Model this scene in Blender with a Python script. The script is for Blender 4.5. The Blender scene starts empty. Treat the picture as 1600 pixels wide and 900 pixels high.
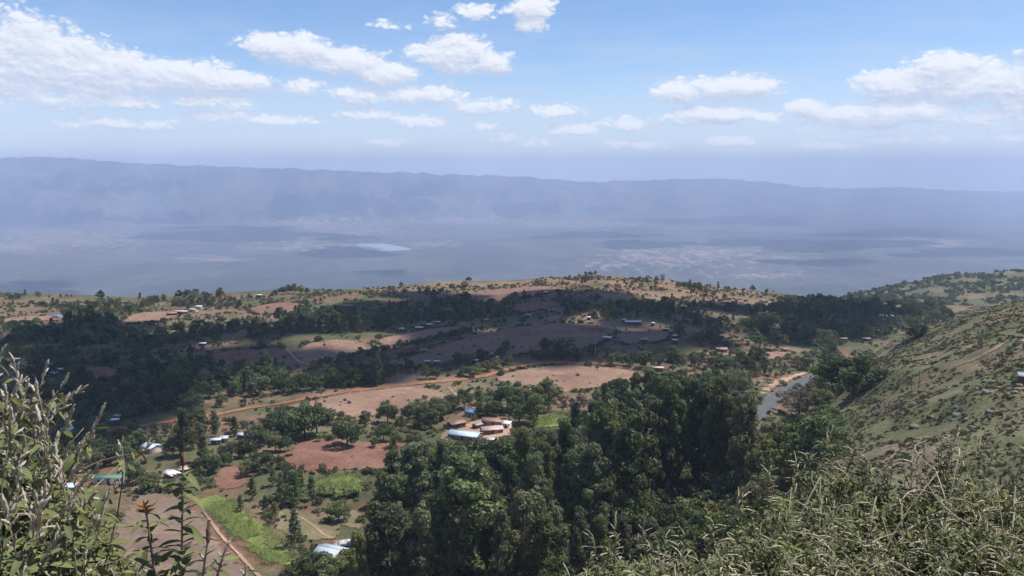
import bpy, math, random
import numpy as np
from mathutils import Vector, Matrix
from mathutils.geometry import delaunay_2d_cdt

random.seed(7)
RNG = np.random.default_rng(11)
sc = bpy.context.scene
COL = sc.collection
R = math.radians

# ------------------------------------------------------------------ camera
PITCH = R(8.0)
F = 1331.4                       # focal length in photo pixels (1600 wide)
cam_d = bpy.data.cameras.new('camera')
cam_d.sensor_width = 36.0
cam_d.lens = F / 1600.0 * 36.0
cam_d.clip_start = 0.05
cam_d.clip_end = 120000.0
cam = bpy.data.objects.new('camera', cam_d)
COL.objects.link(cam)
cam.location = (0, 0, 0)
cam.rotation_euler = (math.pi / 2 - PITCH, 0, 0)
sc.camera = cam
CP, SP = math.cos(PITCH), math.sin(PITCH)

# ------------------------------------------------------------------ light
SUN_AZ, SUN_EL = R(82), R(63)      # azimuth measured clockwise from the view direction (+Y)
SUN = np.array([math.cos(SUN_EL) * math.sin(SUN_AZ), math.cos(SUN_EL) * math.cos(SUN_AZ), math.sin(SUN_EL)])
sl_d = bpy.data.lights.new('sun', 'SUN')
sl_d.energy = 5.0
sl_d.angle = R(0.53)
sl_d.color = (1.0, 0.95, 0.88)
sun = bpy.data.objects.new('sun', sl_d)
COL.objects.link(sun)
sun.rotation_euler = Vector((-SUN[0], -SUN[1], -SUN[2])).to_track_quat('-Z', 'Y').to_euler()

sc.view_settings.view_transform = 'Standard'
sc.view_settings.look = 'None'
sc.view_settings.gamma = 1.0
sc.view_settings.exposure = 0.3
sc.view_settings.use_curve_mapping = False
sc.cycles.max_bounces = 4
sc.cycles.diffuse_bounces = 2
sc.cycles.glossy_bounces = 2
sc.cycles.transmission_bounces = 4
sc.cycles.transparent_max_bounces = 8
sc.cycles.volume_bounces = 1
sc.cycles.use_denoising = True
sc.cycles.use_adaptive_sampling = True
sc.cycles.adaptive_threshold = 0.03


class NT:
    """small helper for node trees"""
    def __init__(self, nt):
        self.nt = nt

    def n(self, t, **kw):
        nd = self.nt.nodes.new(t)
        for k, v in kw.items():
            setattr(nd, k, v)
        return nd

    def link(self, a, b):
        self.nt.links.new(a, b)

    def put(self, sock, v):
        if isinstance(v, bpy.types.NodeSocket):
            self.nt.links.new(v, sock)
        else:
            sock.default_value = v

    def m(self, op, a, b=None, c=None, clamp=False):
        nd = self.n('ShaderNodeMath', operation=op, use_clamp=clamp)
        self.put(nd.inputs[0], a)
        if b is not None:
            self.put(nd.inputs[1], b)
        if c is not None:
            self.put(nd.inputs[2], c)
        return nd.outputs[0]

    def v(self, op, a, b=None):
        nd = self.n('ShaderNodeVectorMath', operation=op)
        self.put(nd.inputs[0], a)
        if b is not None:
            self.put(nd.inputs[1], b)
        return nd.outputs['Value'] if op in ('DOT_PRODUCT', 'LENGTH') else nd.outputs[0]

    def mix(self, f, a, b, mode='MIX'):
        nd = self.n('ShaderNodeMix', data_type='RGBA', blend_type=mode)
        self.put(nd.inputs[0], f)
        self.put(nd.inputs[6], a if isinstance(a, bpy.types.NodeSocket) else (*a, 1)[:4])
        self.put(nd.inputs[7], b if isinstance(b, bpy.types.NodeSocket) else (*b, 1)[:4])
        return nd.outputs[2]

    def noise(self, vec, scale, detail=4.0, rough=0.55, out=0, dims='3D'):
        nd = self.n('ShaderNodeTexNoise', noise_dimensions=dims)
        if vec is not None:
            self.put(nd.inputs['Vector'], vec)
        nd.inputs['Scale'].default_value = scale
        nd.inputs['Detail'].default_value = detail
        nd.inputs['Roughness'].default_value = rough
        return nd.outputs[out]

    def ramp(self, f, lo, hi, a=0.0, b=1.0, smooth=True):
        nd = self.n('ShaderNodeMapRange', interpolation_type='SMOOTHSTEP' if smooth else 'LINEAR')
        self.put(nd.inputs[0], f)
        nd.inputs[1].default_value = lo
        nd.inputs[2].default_value = hi
        nd.inputs[3].default_value = a
        nd.inputs[4].default_value = b
        return nd.outputs[0]


def ray(px, py):
    dx, dy = (px - 800) / F, (450 - py) / F
    return np.array([dx, CP + dy * SP, -SP + dy * CP])


def azel(px, py):
    d = ray(px, py)
    return math.degrees(math.atan2(d[0], d[1])), math.degrees(math.atan2(d[2], math.hypot(d[0], d[1])))


# ------------------------------------------------------------------ sky with cumulus
world = bpy.data.worlds.new('World')
sc.world = world
world.use_nodes = True
w = NT(world.node_tree)
world.node_tree.nodes.clear()
sky = w.n('ShaderNodeTexSky', sky_type='NISHITA', sun_disc=False)
sky.sun_elevation = SUN_EL
sky.sun_rotation = SUN_AZ
sky.altitude = 2000
sky.air_density = 1.0
sky.dust_density = 0.6
sky.ozone_density = 3.0
SKY_STRENGTH = 0.135

# blobs: centre px, py, half width, height above centre, height below centre, strength
BLOBS = [
    (20, 70, 80, 50, 75, 1.0), (85, 92, 90, 42, 55, 1.0), (160, 108, 75, 34, 42, 1.0), (-30, 110, 160, 60, 40, .8),
    (235, 118, 70, 26, 30, 1.0), (300, 116, 75, 22, 30, 1.0), (360, 124, 70, 16, 20, 1.0),
    (100, 155, 130, 18, 16, .55), (200, 158, 60, 16, 12, .7), (330, 160, 75, 14, 12, .55), (180, 192, 90, 8, 8, .45),
    (345, 182, 50, 12, 8, .6), (435, 188, 60, 9, 8, .65),
    (420, 68, 48, 18, 22, 1.0), (470, 78, 62, 26, 26, 1.0), (545, 98, 70, 24, 24, 1.0), (600, 116, 58, 22, 20, 1.0),
    (480, 136, 50, 14, 14, .3), (570, 150, 70, 18, 14, .55), (660, 150, 80, 18, 16, .65), (750, 165, 70, 14, 14, .6),
    (575, 178, 55, 10, 8, .75), (660, 190, 60, 10, 10, .4), (760, 196, 20, 7, 7, .5),
    (715, 86, 62, 34, 32, 1.0), (765, 98, 38, 24, 22, 1.0), (665, 86, 36, 18, 16, .8),
    (744, 18, 42, 12, 12, .75), (690, 34, 28, 14, 12, .42), (610, 38, 30, 8, 8, .25),
    (832, 12, 38, 20, 20, 1.0), (832, 34, 28, 14, 18, .9), (870, 175, 48, 12, 10, .7),
    (902, 204, 44, 12, 10, .8), (985, 196, 48, 14, 10, .55), (840, 224, 40, 10, 8, .4), (790, 216, 30, 8, 6, .4),
    (1062, 144, 44, 22, 20, 1.0), (1150, 140, 78, 24, 18, 1.0), (1105, 182, 84, 18, 14, .95), (1190, 182, 30, 10, 10, .5),
    (1262, 170, 40, 15, 14, .8), (1320, 178, 60, 14, 14, .8), (1410, 182, 95, 26, 18, .95), (1300, 196, 90, 10, 12, .4),
    (1470, 120, 62, 38, 26, 1.0), (1400, 134, 64, 26, 20, 1.0), (1550, 136, 90, 36, 30, 1.0), (1640, 150, 90, 44, 40, .9),
    (1560, 186, 70, 12, 12, .6), (1140, 220, 46, 10, 9, .55), (1290, 228, 50, 9, 8, .4), (1580, 214, 30, 14, 10, .6),
    (1000, 226, 60, 8, 8, .3), (1420, 216, 60, 8, 8, .4), (610, 224, 40, 8, 6, .25), (1690, 100, 80, 40, 30, .9), (-110, 80, 90, 50, 40, .9),
]
KD = math.degrees(1 / F)
grp = bpy.data.node_groups.new('cloud_field', 'ShaderNodeTree')
grp.interface.new_socket('P', in_out='INPUT', socket_type='NodeSocketVector')
grp.interface.new_socket('Fld', in_out='OUTPUT', socket_type='NodeSocketFloat')
g = NT(grp)
gi = g.n('NodeGroupInput')
go = g.n('NodeGroupOutput')
acc = None
for (bx, by, rx, ru, rd, st) in BLOBS:
    st = st if st > .8 else .35 + .6 * st
    a, e = azel(bx, by - (ru - rd) / 2)
    ix, iy = 1 / (rx * KD), 2 / ((ru + rd) * KD)
    nd = g.n('ShaderNodeVectorMath', operation='MULTIPLY_ADD')
    g.link(gi.outputs[0], nd.inputs[0])
    nd.inputs[1].default_value = (ix, iy, 0)
    nd.inputs[2].default_value = (-a * ix, -e * iy, 0)
    f1 = g.m('MULTIPLY_ADD', g.v('DOT_PRODUCT', nd.outputs[0], nd.outputs[0]), -st, 1.25 * st)
    acc = f1 if acc is None else g.m('SMOOTH_MAX', acc, f1, 0.25)
acc = g.m('MAXIMUM', acc, -1.5)
g.link(acc, go.inputs[0])

tc = w.n('ShaderNodeTexCoord')
sp = w.n('ShaderNodeSeparateXYZ')
w.link(tc.outputs['Generated'], sp.inputs[0])
azn = w.m('DEGREES', w.m('ARCTAN2', sp.outputs[0], sp.outputs[1]))
eln = w.m('DEGREES', w.m('ARCSINE', sp.outputs[2]))
cmb = w.n('ShaderNodeCombineXYZ')
w.link(azn, cmb.inputs[0])
w.link(eln, cmb.inputs[1])
pos = cmb.outputs[0]
stretch = w.v('MULTIPLY', pos, (1.0, 1.7, 1.0))
warp1 = w.v('SUBTRACT', w.noise(stretch, 0.55, 3, .5, out=1), (0.5, 0.5, 0.5))
warp2 = w.v('SUBTRACT', w.noise(stretch, 1.3, 4, .5, out=1), (0.5, 0.5, 0.5))
pw = w.v('ADD', pos, w.v('ADD', w.v('MULTIPLY', warp1, (0.9, 0.35, 0)), w.v('MULTIPLY', warp2, (0.75, 0.5, 0))))


def field(vec):
    nd = w.n('ShaderNodeGroup')
    nd.node_tree = grp
    w.link(vec, nd.inputs[0])
    return nd.outputs[0]


puff = w.noise(stretch, 0.62, 5, .52)
fw = field(pw)
f0 = w.m('ADD', fw, w.m('MULTIPLY', w.m('SUBTRACT', puff, 0.5), 1.9))
bil = w.m('ABSOLUTE', w.m('SUBTRACT', w.noise(w.v('ADD', stretch, w.v('MULTIPLY', warp2, (.5, .5, 0))), 1.15, 3, .55), 0.5))
f0 = w.m('ADD', f0, w.m('MULTIPLY', w.m('SUBTRACT', bil, 0.075), 3.4))
f1 = field(w.v('ADD', pw, (0.16, 0.62, 0)))
bil1 = w.m('ABSOLUTE', w.m('SUBTRACT', w.noise(w.v('ADD', w.v('ADD', stretch, (0.10, 0.26, 0)), w.v('MULTIPLY', warp2, (.5, .5, 0))), 1.15, 3, .55), 0.5))
puff1 = w.noise(w.v('ADD', stretch, (0.18, 0.45, 0)), 0.62, 4, .5)
# more clouds all round the sky outside the blob list: an even scatter of the same kind of cumulus
cov = w.noise(w.v('MULTIPLY', pos, (0.05, 0.12, 1)), 1.0, 6, .6)
outside = w.m('MAXIMUM', w.ramp(w.m('ABSOLUTE', azn), 34, 44), w.ramp(eln, 12, 18))
fo = w.m('MULTIPLY', w.m('MULTIPLY_ADD', cov, 9.0, -5.0), outside)
f0 = w.m('MAXIMUM', f0, w.m('SUBTRACT', fo, w.m('SUBTRACT', 1.0, outside)))
alpha = w.ramp(f0, 0.0, 0.8)
# veil of thin streaks low down
streak = w.noise(w.v('MULTIPLY', pos, (0.10, 0.75, 1)), 1.0, 6, .6)
veil = w.m('MULTIPLY', w.ramp(streak, 0.40, 0.72), w.m('MULTIPLY', w.ramp(eln, 0.0, 2.0), w.ramp(eln, 11.0, 3.5)))
wisp = w.m('MULTIPLY', w.ramp(w.noise(w.v('MULTIPLY', pos, (0.12, 0.5, 1)), 1.0, 7, .7), 0.45, 0.85), 0.35)
lit = w.m('ADD', w.m('MULTIPLY', w.m('SUBTRACT', fw, f1), 0.70), w.m('MULTIPLY', w.m('SUBTRACT', puff, puff1), 1.25))
lit = w.m('ADD', lit, w.m('MULTIPLY', w.m('SUBTRACT', bil, bil1), 1.3))
lit = w.ramp(lit, -0.55, 0.6)
ccol = w.mix(lit, (0.47, 0.525, 0.655), (0.81, 0.825, 0.85))
bgsky = w.n('ShaderNodeVectorMath', operation='SCALE')
hs = w.n('ShaderNodeHueSaturation')
hs.inputs['Saturation'].default_value = 1.10
w.link(sky.outputs[0], hs.inputs['Color'])
tint = w.mix(1.0, hs.outputs[0], (0.95, 0.90, 0.91), 'MULTIPLY')
w.link(tint, bgsky.inputs[0])
bgsky.inputs['Scale'].default_value = SKY_STRENGTH
low = w.m('MULTIPLY', w.ramp(eln, 7.5, 0.5), 0.62)
skyc = w.mix(w.m('MAXIMUM', low, w.m('MULTIPLY', w.m('ADD', veil, wisp), 0.75, clamp=True)), bgsky.outputs[0], (0.52, 0.58, 0.69))
final = w.mix(w.m('MULTIPLY', alpha, 0.93), skyc, ccol)
bg = w.n('ShaderNodeBackground')
w.link(final, bg.inputs[0])
bg.inputs[1].default_value = 1.0
world.cycles.sampling_method = 'MANUAL'
world.cycles.sample_map_resolution = 256
wo = w.n('ShaderNodeOutputWorld')
w.link(bg.outputs[0], wo.inputs[0])


# ------------------------------------------------------------------ helpers: noise, mesh, tagging
_PERM = np.random.default_rng(5).permutation(1024).astype(np.int32)
_PERM = np.concatenate([_PERM, _PERM])
_GC = np.cos(np.arange(1024) * 2 * math.pi / 1024).astype(np.float32)
_GS = np.sin(np.arange(1024) * 2 * math.pi / 1024).astype(np.float32)


def perlin(x, y, s=0):
    x = np.asarray(x, float)
    y = np.asarray(y, float)
    fx0, fy0 = np.floor(x), np.floor(y)
    fx, fy = (x - fx0).astype(np.float32), (y - fy0).astype(np.float32)
    ix = fx0.astype(np.int32) + 131 * s
    iy = fy0.astype(np.int32) & 1023
    u, v = fx * fx * fx * (fx * (fx * 6 - 15) + 10), fy * fy * fy * (fy * (fy * 6 - 15) + 10)
    pa, pb = _PERM[ix & 1023], _PERM[(ix + 1) & 1023]
    iy1 = (iy + 1) & 1023
    h = _PERM[pa + iy]
    a = _GC[h] * fx + _GS[h] * fy
    h = _PERM[pb + iy]
    b = _GC[h] * (fx - 1) + _GS[h] * fy
    h = _PERM[pa + iy1]
    c = _GC[h] * fx + _GS[h] * (fy - 1)
    h = _PERM[pb + iy1]
    d = _GC[h] * (fx - 1) + _GS[h] * (fy - 1)
    return ((a + (b - a) * u) * (1 - v) + (c + (d - c) * u) * v) * 1.5


def fbm(x, y, o=4, s=0, gain=.5):
    r, a, f = 0, 1.0, 1.0
    for k in range(o):
        r = r + a * perlin(x * f + 17.3 * k, y * f - 9.1 * k, s + k)
        a *= gain
        f *= 2.03
    return r


def sst(a, b, x):
    t = np.clip((x - a) / (b - a), 0, 1)
    return t * t * (3 - 2 * t)


def smax(a, b, k):
    return .5 * (a + b + np.sqrt((a - b) ** 2 + k * k))


def make_mesh(name, verts, faces, smooth=False, attrs=None, mat_idx=None):
    """faces: one (M,k) array or a list of such arrays"""
    me = bpy.data.meshes.new(name)
    verts = np.asarray(verts, np.float32)
    if not isinstance(faces, list):
        faces = [faces]
    faces = [np.asarray(f, np.int32) for f in faces if len(f)]
    nl = sum(f.size for f in faces)
    npoly = sum(len(f) for f in faces)
    me.vertices.add(len(verts))
    me.vertices.foreach_set('co', verts.ravel())
    me.loops.add(nl)
    me.loops.foreach_set('vertex_index', np.concatenate([f.ravel() for f in faces]))
    me.polygons.add(npoly)
    tot = np.concatenate([np.full(len(f), f.shape[1], np.int32) for f in faces])
    me.polygons.foreach_set('loop_start', np.concatenate([[0], np.cumsum(tot)[:-1]]).astype(np.int32))
    if mat_idx is not None:
        me.polygons.foreach_set('material_index', np.asarray(mat_idx, np.int32))
    me.update(calc_edges=True)
    if smooth:
        me.polygons.foreach_set('use_smooth', np.ones(npoly, bool))
    for k, a in (attrs or {}).items():
        a = np.asarray(a, np.float32)
        if a.ndim == 1:
            at = me.attributes.new(k, 'FLOAT', 'POINT')
            at.data.foreach_set('value', a)
        else:
            at = me.attributes.new(k, 'FLOAT_COLOR', 'POINT')
            at.data.foreach_set('color', np.hstack([a, np.ones((len(a), 1), np.float32)]).ravel())
    me.validate()
    return me


class MB:
    """collects pieces into one mesh"""
    def __init__(self):
        self.v, self.f, self.mi, self.n = [], {}, {}, 0

    def add(self, verts, faces, mi=0):
        verts = np.asarray(verts, float)
        for f in (faces if isinstance(faces, list) and len(faces) and isinstance(faces[0], np.ndarray) and faces[0].ndim == 2 else [np.asarray(faces)]):
            k = f.shape[1]
            self.f.setdefault(k, []).append(f + self.n)
            self.mi.setdefault(k, []).append(np.full(len(f), mi))
        self.v.append(verts)
        self.n += len(verts)
        return self

    def box(self, x0, x1, y0, y1, z0, z1, mi=0):
        v = [(x, y, z) for z in (z0, z1) for y in (y0, y1) for x in (x0, x1)]
        f = [(0, 2, 3, 1), (4, 5, 7, 6), (0, 1, 5, 4), (2, 6, 7, 3), (0, 4, 6, 2), (1, 3, 7, 5)]
        return self.add(v, np.array(f), mi)

    def tube(self, pts, rad, ns=6, mi=0, cap=True):
        v, f = tube_geo(pts, rad, ns)
        self.add(v, f, mi)
        return self

    def mesh(self, name, mats=(), smooth=False, attrs=None):
        ks = list(self.f)
        fl = [np.concatenate(self.f[k]) for k in ks]
        mi = np.concatenate([np.concatenate(self.mi[k]) for k in ks])
        me = make_mesh(name, np.concatenate(self.v), fl, smooth, attrs, mi)
        for m_ in mats:
            me.materials.append(m_)
        return me


def tube_geo(pts, rad, ns=6):
    pts = np.asarray(pts, float)
    n = len(pts)
    rad = np.broadcast_to(np.asarray(rad, float), (n,))
    tan = np.gradient(pts, axis=0)
    tan /= np.linalg.norm(tan, axis=1, keepdims=True) + 1e-9
    ref = np.array([0, 0, 1.0]) if abs(tan[0][2]) < .9 else np.array([1.0, 0, 0])
    a = np.cross(tan, ref)
    a /= np.linalg.norm(a, axis=1, keepdims=True) + 1e-9
    b = np.cross(tan, a)
    th = np.arange(ns) * 2 * math.pi / ns
    v = pts[:, None, :] + rad[:, None, None] * (np.cos(th)[None, :, None] * a[:, None, :] + np.sin(th)[None, :, None] * b[:, None, :])
    v = v.reshape(-1, 3)
    i, j = np.meshgrid(np.arange(n - 1), np.arange(ns), indexing='ij')
    f = np.stack([i * ns + j, i * ns + (j + 1) % ns, (i + 1) * ns + (j + 1) % ns, (i + 1) * ns + j], -1).reshape(-1, 4)
    v = np.vstack([v, pts[-1:]])
    e = (n - 1) * ns
    cap = np.stack([e + np.arange(ns), e + (np.arange(ns) + 1) % ns, np.full(ns, n * ns)], -1)
    return v, [f, cap]


def obj(name, me, parent=None, loc=None, rot=None, scl=None, mat=None, coll=COL):
    o = bpy.data.objects.new(name, me)
    coll.objects.link(o)
    if mat is not None:
        me.materials.append(mat)
    if parent is not None:
        o.parent = parent
    if loc is not None:
        o.location = loc
    if rot is not None:
        o.rotation_euler = rot
    if scl is not None:
        o.scale = scl if hasattr(scl, '__len__') else (scl,) * 3
    return o


def tag(o, label=None, cat=None, group=None, kind=None):
    for k, v in (('label', label), ('category', cat), ('group', group), ('kind', kind)):
        if v:
            o[k] = v
    return o


# ------------------------------------------------------------------ materials
def new_mat(name):
    m = bpy.data.materials.new(name)
    m.use_nodes = True
    t = NT(m.node_tree)
    b = m.node_tree.nodes['Principled BSDF']
    return m, t, b


def mat_plain(name, c1, c2, scale=3.0, rough=.85, bump=0.0, metal=0.0, rnd=.12, detail=5):
    m, t, b = new_mat(name)
    co = t.n('ShaderNodeTexCoord').outputs['Object']
    nz = t.noise(co, scale, detail, .6)
    oi = t.n('ShaderNodeObjectInfo').outputs['Random']
    c = t.mix(t.ramp(nz, .3, .7), c1, c2)
    c = t.mix(t.m('MULTIPLY', oi, rnd), c, (0.02, 0.02, 0.02))
    t.link(c, b.inputs['Base Color'])
    b.inputs['Roughness'].default_value = rough
    b.inputs['Metallic'].default_value = metal
    b.inputs['Specular IOR Level'].default_value = 0.25
    if bump:
        bp = t.n('ShaderNodeBump')
        bp.inputs['Strength'].default_value = bump
        t.link(nz, bp.inputs['Height'])
        t.link(bp.outputs[0], b.inputs['Normal'])
    return m


def mat_leaf(name, dark, light, warm, transl=.36, rough=.65, spec=.10, scale=.35):
    """leaf mass: varies per tree, per clump and per leaf"""
    m, t, b = new_mat(name)
    co = t.n('ShaderNodeTexCoord').outputs['Object']
    oi = t.n('ShaderNodeObjectInfo').outputs['Random']
    isl = t.n('ShaderNodeNewGeometry').outputs['Random Per Island']
    nz = t.noise(co, scale, 2, .5)
    f = t.m('ADD', t.m('MULTIPLY', isl, .55), t.m('MULTIPLY', nz, .6))
    c = t.mix(t.ramp(f, .2, .9), dark, light)
    c = t.mix(t.m('MULTIPLY', t.ramp(t.m('FRACT', t.m('MULTIPLY', oi, 7.13)), .45, 1.0), .75), c, warm)
    hv = t.n('ShaderNodeHueSaturation')
    t.link(c, hv.inputs['Color'])
    t.link(t.ramp(oi, 0, 1, .60, 1.42, False), hv.inputs['Value'])
    t.link(t.ramp(t.m('FRACT', t.m('MULTIPLY', oi, 3.7)), 0, 1, .75, 1.1, False), hv.inputs['Saturation'])
    c = hv.outputs[0]
    t.link(c, b.inputs['Base Color'])
    b.inputs['Roughness'].default_value = rough
    b.inputs['Specular IOR Level'].default_value = spec
    tr = t.n('ShaderNodeBsdfTranslucent')
    t.link(c, tr.inputs[0])
    mx = t.n('ShaderNodeMixShader')
    mx.inputs[0].default_value = transl
    t.link(b.outputs[0], mx.inputs[1])
    t.link(tr.outputs[0], mx.inputs[2])
    t.link(mx.outputs[0], m.node_tree.nodes['Material Output'].inputs[0])
    return m


M_EUC = mat_leaf('eucalyptus_leaf', (.070, .098, .042), (.190, .222, .100), (.21, .195, .075))
M_BROAD = mat_leaf('broad_leaf', (.055, .084, .036), (.150, .195, .080), (.17, .165, .065))
M_SCRUB = mat_leaf('scrub_leaf', (.075, .092, .042), (.15, .17, .078), (.18, .155, .085), scale=.8)
M_DRY = mat_leaf('dry_scrub', (.085, .08, .055), (.15, .135, .095), (.16, .12, .085), scale=.8)
M_BRIGHT = mat_leaf('bright_leaf', (.085, .13, .03), (.17, .22, .06), (.16, .19, .06), scale=.8, transl=.35)
M_TRUNK = mat_plain('bark', (.10, .08, .06), (.20, .17, .14), 2.0, .9)
M_PALE = mat_plain('pale_bark', (.26, .235, .21), (.44, .41, .37), 1.2, .85)
M_ROCK = mat_plain('rock', (.11, .10, .085), (.24, .22, .19), 1.5, .9, .4)
M_POLE = mat_plain('weathered_pole', (.22, .20, .18), (.36, .34, .31), 2.5, .85)

# ------------------------------------------------------------------ terrain
SIL = np.array([(-400, 452), (0, 458), (100, 462), (200, 466), (280, 463), (330, 459), (400, 456), (460, 453), (520, 455), (600, 450), (700, 441), (800, 438),
                (870, 433), (930, 430), (1000, 434), (1050, 440), (1100, 449), (1180, 458), (1260, 467), (1320, 474), (1500, 480), (2000, 490)], float)
SHF = np.array([(1200, 520), (1270, 476), (1300, 470), (1330, 461), (1380, 450), (1440, 437), (1500, 428), (1560, 425), (1600, 423), (1700, 421), (2200, 415)], float)
TUG = np.array([(-500, 240), (0, 249), (40, 246), (90, 245), (130, 247), (220, 254), (260, 257), (400, 262), (500, 265), (560, 268), (660, 270), (700, 273), (800, 275),
                (905, 284), (1000, 281), (1060, 280), (1120, 279), (1170, 283), (1250, 291), (1330, 295), (1400, 292), (1500, 298), (1600, 301), (2100, 306)], float)
FLOOR = -900.0


def slope(py):
    dy = (450 - np.asarray(py, float)) / F
    return (-SP + dy * CP) / (CP + dy * SP)


def terrain(x, y):
    x = np.asarray(x, float)
    y = np.asarray(y, float)
    yy = np.maximum(y, 1.0)
    u = x / yy
    px = 800 + F * .99 * np.clip(u, -3, 3)
    # upland bench with its rim
    ye = 905 + 60 * fbm(px / 260.0, 0 * px + 3.3, 2, 5)
    ze = ye * slope(np.interp(px, SIL[:, 0], SIL[:, 1]))
    t = np.clip((y - 230) / (ye - 230), 0, 1)
    b = -110 + (ze + 110) * t
    und = 3.2 * fbm(x / 170.0, y / 170.0, 3, 21) * sst(200, 330, y) * (1 - .6 * sst(.6, 1.0, t))
    b = b + und + .35 * fbm(x / 22.0, y / 22.0, 2, 31)
    over = np.maximum(y - ye, 0)
    b = b - .42 * over * sst(0, 60, over) + 14 * fbm(x / 130., y / 130., 3, 8) * sst(30, 300, over)
    # second bench to the right
    zs = np.interp(px, SHF[:, 0], SHF[:, 1])
    ys = 1620 + 50 * fbm(px / 120.0, 0 * px, 2, 77)
    ts = np.clip((y - 1150) / (ys - 1150), 0, 1)
    s = (1 - ts) * (1150 * slope(484)) + ts * ys * slope(zs) + 7 * fbm(x / 120., y / 120., 4, 51) * (1 - ts * .5)
    s = s - np.maximum(1300 - px, 0) * .25 - .55 * np.maximum(y - ys, 0) - .4 * np.maximum(1150 - y, 0)
    s = np.where(px < 1150, -2000, s)
    b = smax(b, s, 8)
    # valley floor and far escarpment
    fl = FLOOR + 14 * fbm(x / 1800., y / 1800., 4, 91)
    yr = np.interp(px, [0, 800, 1600], [16500, 18800, 23500]) + 500 * fbm(px / 90., 0 * px, 2, 41)
    zr = yr * slope(np.interp(px, TUG[:, 0], TUG[:, 1]) + 2.2 * fbm(px / 28., 0 * px + 1, 4, 47, .6))
    yb = np.interp(px, [0, 800, 1600], [13000, 14800, 17500]) + 900 * fbm(px / 140., 0 * px + 8, 3, 43)
    th = (y - yb) / (yr - yb)
    rid = 1 - np.abs(fbm(x / 1500. + .15 * y / 1500, y / 2600., 4, 61, .55))
    hh = np.clip(th, 0, 1)
    prof = .42 * sst(0, .55, hh) + .58 * sst(.45, 1.0, hh)
    hills = (zr - FLOOR) * (prof + (rid - .72) * .70 * np.sin(np.clip(hh, 0, 1) * math.pi) * (1 - .3 * hh))
    hills = np.where(th > 1, (zr - FLOOR) * (1 - .6 * np.clip(th - 1, 0, 1)), hills)
    far = fl + np.maximum(hills, 0)
    b = smax(b, far, 30)
    # hillside to the right
    tt = .876 * x - .482 * y + 69 + 7 * fbm(x / 60., y / 60., 2, 71)
    tp = np.maximum(tt, 0)
    gh = 71 * (1 - np.exp(-(tp / 60) ** 1.08)) * (1 - sst(385, 610, y + 12 * fbm(x / 40., y / 40., 2, 14)))
    gh = gh * (1 + .06 * fbm(x / 35., y / 35., 3, 18)) + sst(2, 25, tp) * .5 * fbm(x / 9., y / 9., 2, 19) * (y < 700)
    b = b + gh
    # the slope the camera stands on
    fs = -1.65 - .62 * np.maximum(y, 0) - .32 * np.minimum(y, 0) + .34 * np.maximum(x, 0) * (1 - sst(14, 40, x)) + np.where(x > 14, 0, 0)
    fs = fs + np.where(x > 14, .34 * 14 * sst(14, 40, x), 0) + .12 * fbm(x / 3., y / 3., 3, 9)
    near = 1 - sst(190, 300, y)
    b = np.where(y < 300, smax(b, np.where(near > 0, fs, -900), 4.0 * near + .01), b)
    return b


def inside(poly, x, y):
    poly = np.asarray(poly)
    r = np.zeros(np.shape(x), bool)
    n = len(poly)
    for i in range(n):
        x1, y1 = poly[i]
        x2, y2 = poly[(i + 1) % n]
        c = ((y1 > y) != (y2 > y)) & (x < (x2 - x1) * (y - y1) / (y2 - y1 + 1e-12) + x1)
        r ^= c
    return r


def smooth_poly(p, n=3, jit=0.0, seed=0):
    """Chaikin corner cutting, then a small wobble"""
    p = np.asarray(p, float)
    for _ in range(n):
        q = np.roll(p, -1, 0)
        p = np.stack([.8 * p + .2 * q, .2 * p + .8 * q], 1).reshape(-1, 2)
    if jit:
        c = p.mean(0)
        d = (p - c) / (np.linalg.norm(p - c, axis=1, keepdims=True) + 1e-6)
        p = p + d * (jit * fbm(p[:, 0] / 9. + seed, p[:, 1] / 9., 3, seed))[:, None]
    return p


rows = np.concatenate([np.linspace(-40, 8, 14), np.geomspace(9, 150, 46), np.linspace(153, 1010, 400), np.geomspace(1016, 2700, 120), np.geomspace(2760, 12500, 110), np.linspace(12560, 26000, 180)])
cols = np.linspace(-1, 1, 580)
YY, SS = np.meshgrid(rows, cols, indexing='ij')
XX = SS * (.86 * np.maximum(YY, 0) + 34)
ZZ = terrain(XX, YY)
nr, nc = YY.shape
gv = np.stack([XX, YY, ZZ], -1).reshape(-1, 3)
i, j = np.meshgrid(np.arange(nr - 1), np.arange(nc - 1), indexing='ij')
gf = np.stack([i * nc + j, i * nc + j + 1, (i + 1) * nc + j + 1, (i + 1) * nc + j], -1).reshape(-1, 4)

def gz(x, y):
    """height of the ground sheet itself (its grid, interpolated)"""
    x = np.asarray(x, float)
    y = np.asarray(y, float)
    fi = np.interp(y, rows, np.arange(len(rows)))
    i0 = np.clip(fi.astype(int), 0, nr - 2)
    fj = (x / (.86 * np.maximum(y, 0) + 34) + 1) * .5 * (nc - 1)
    j0 = np.clip(fj.astype(int), 0, nc - 2)
    u_, v_ = fi - i0, np.clip(fj - j0, 0, 1)
    return (ZZ[i0, j0] * (1 - v_) + ZZ[i0, j0 + 1] * v_) * (1 - u_) + (ZZ[i0 + 1, j0] * (1 - v_) + ZZ[i0 + 1, j0 + 1] * v_) * u_


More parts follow.
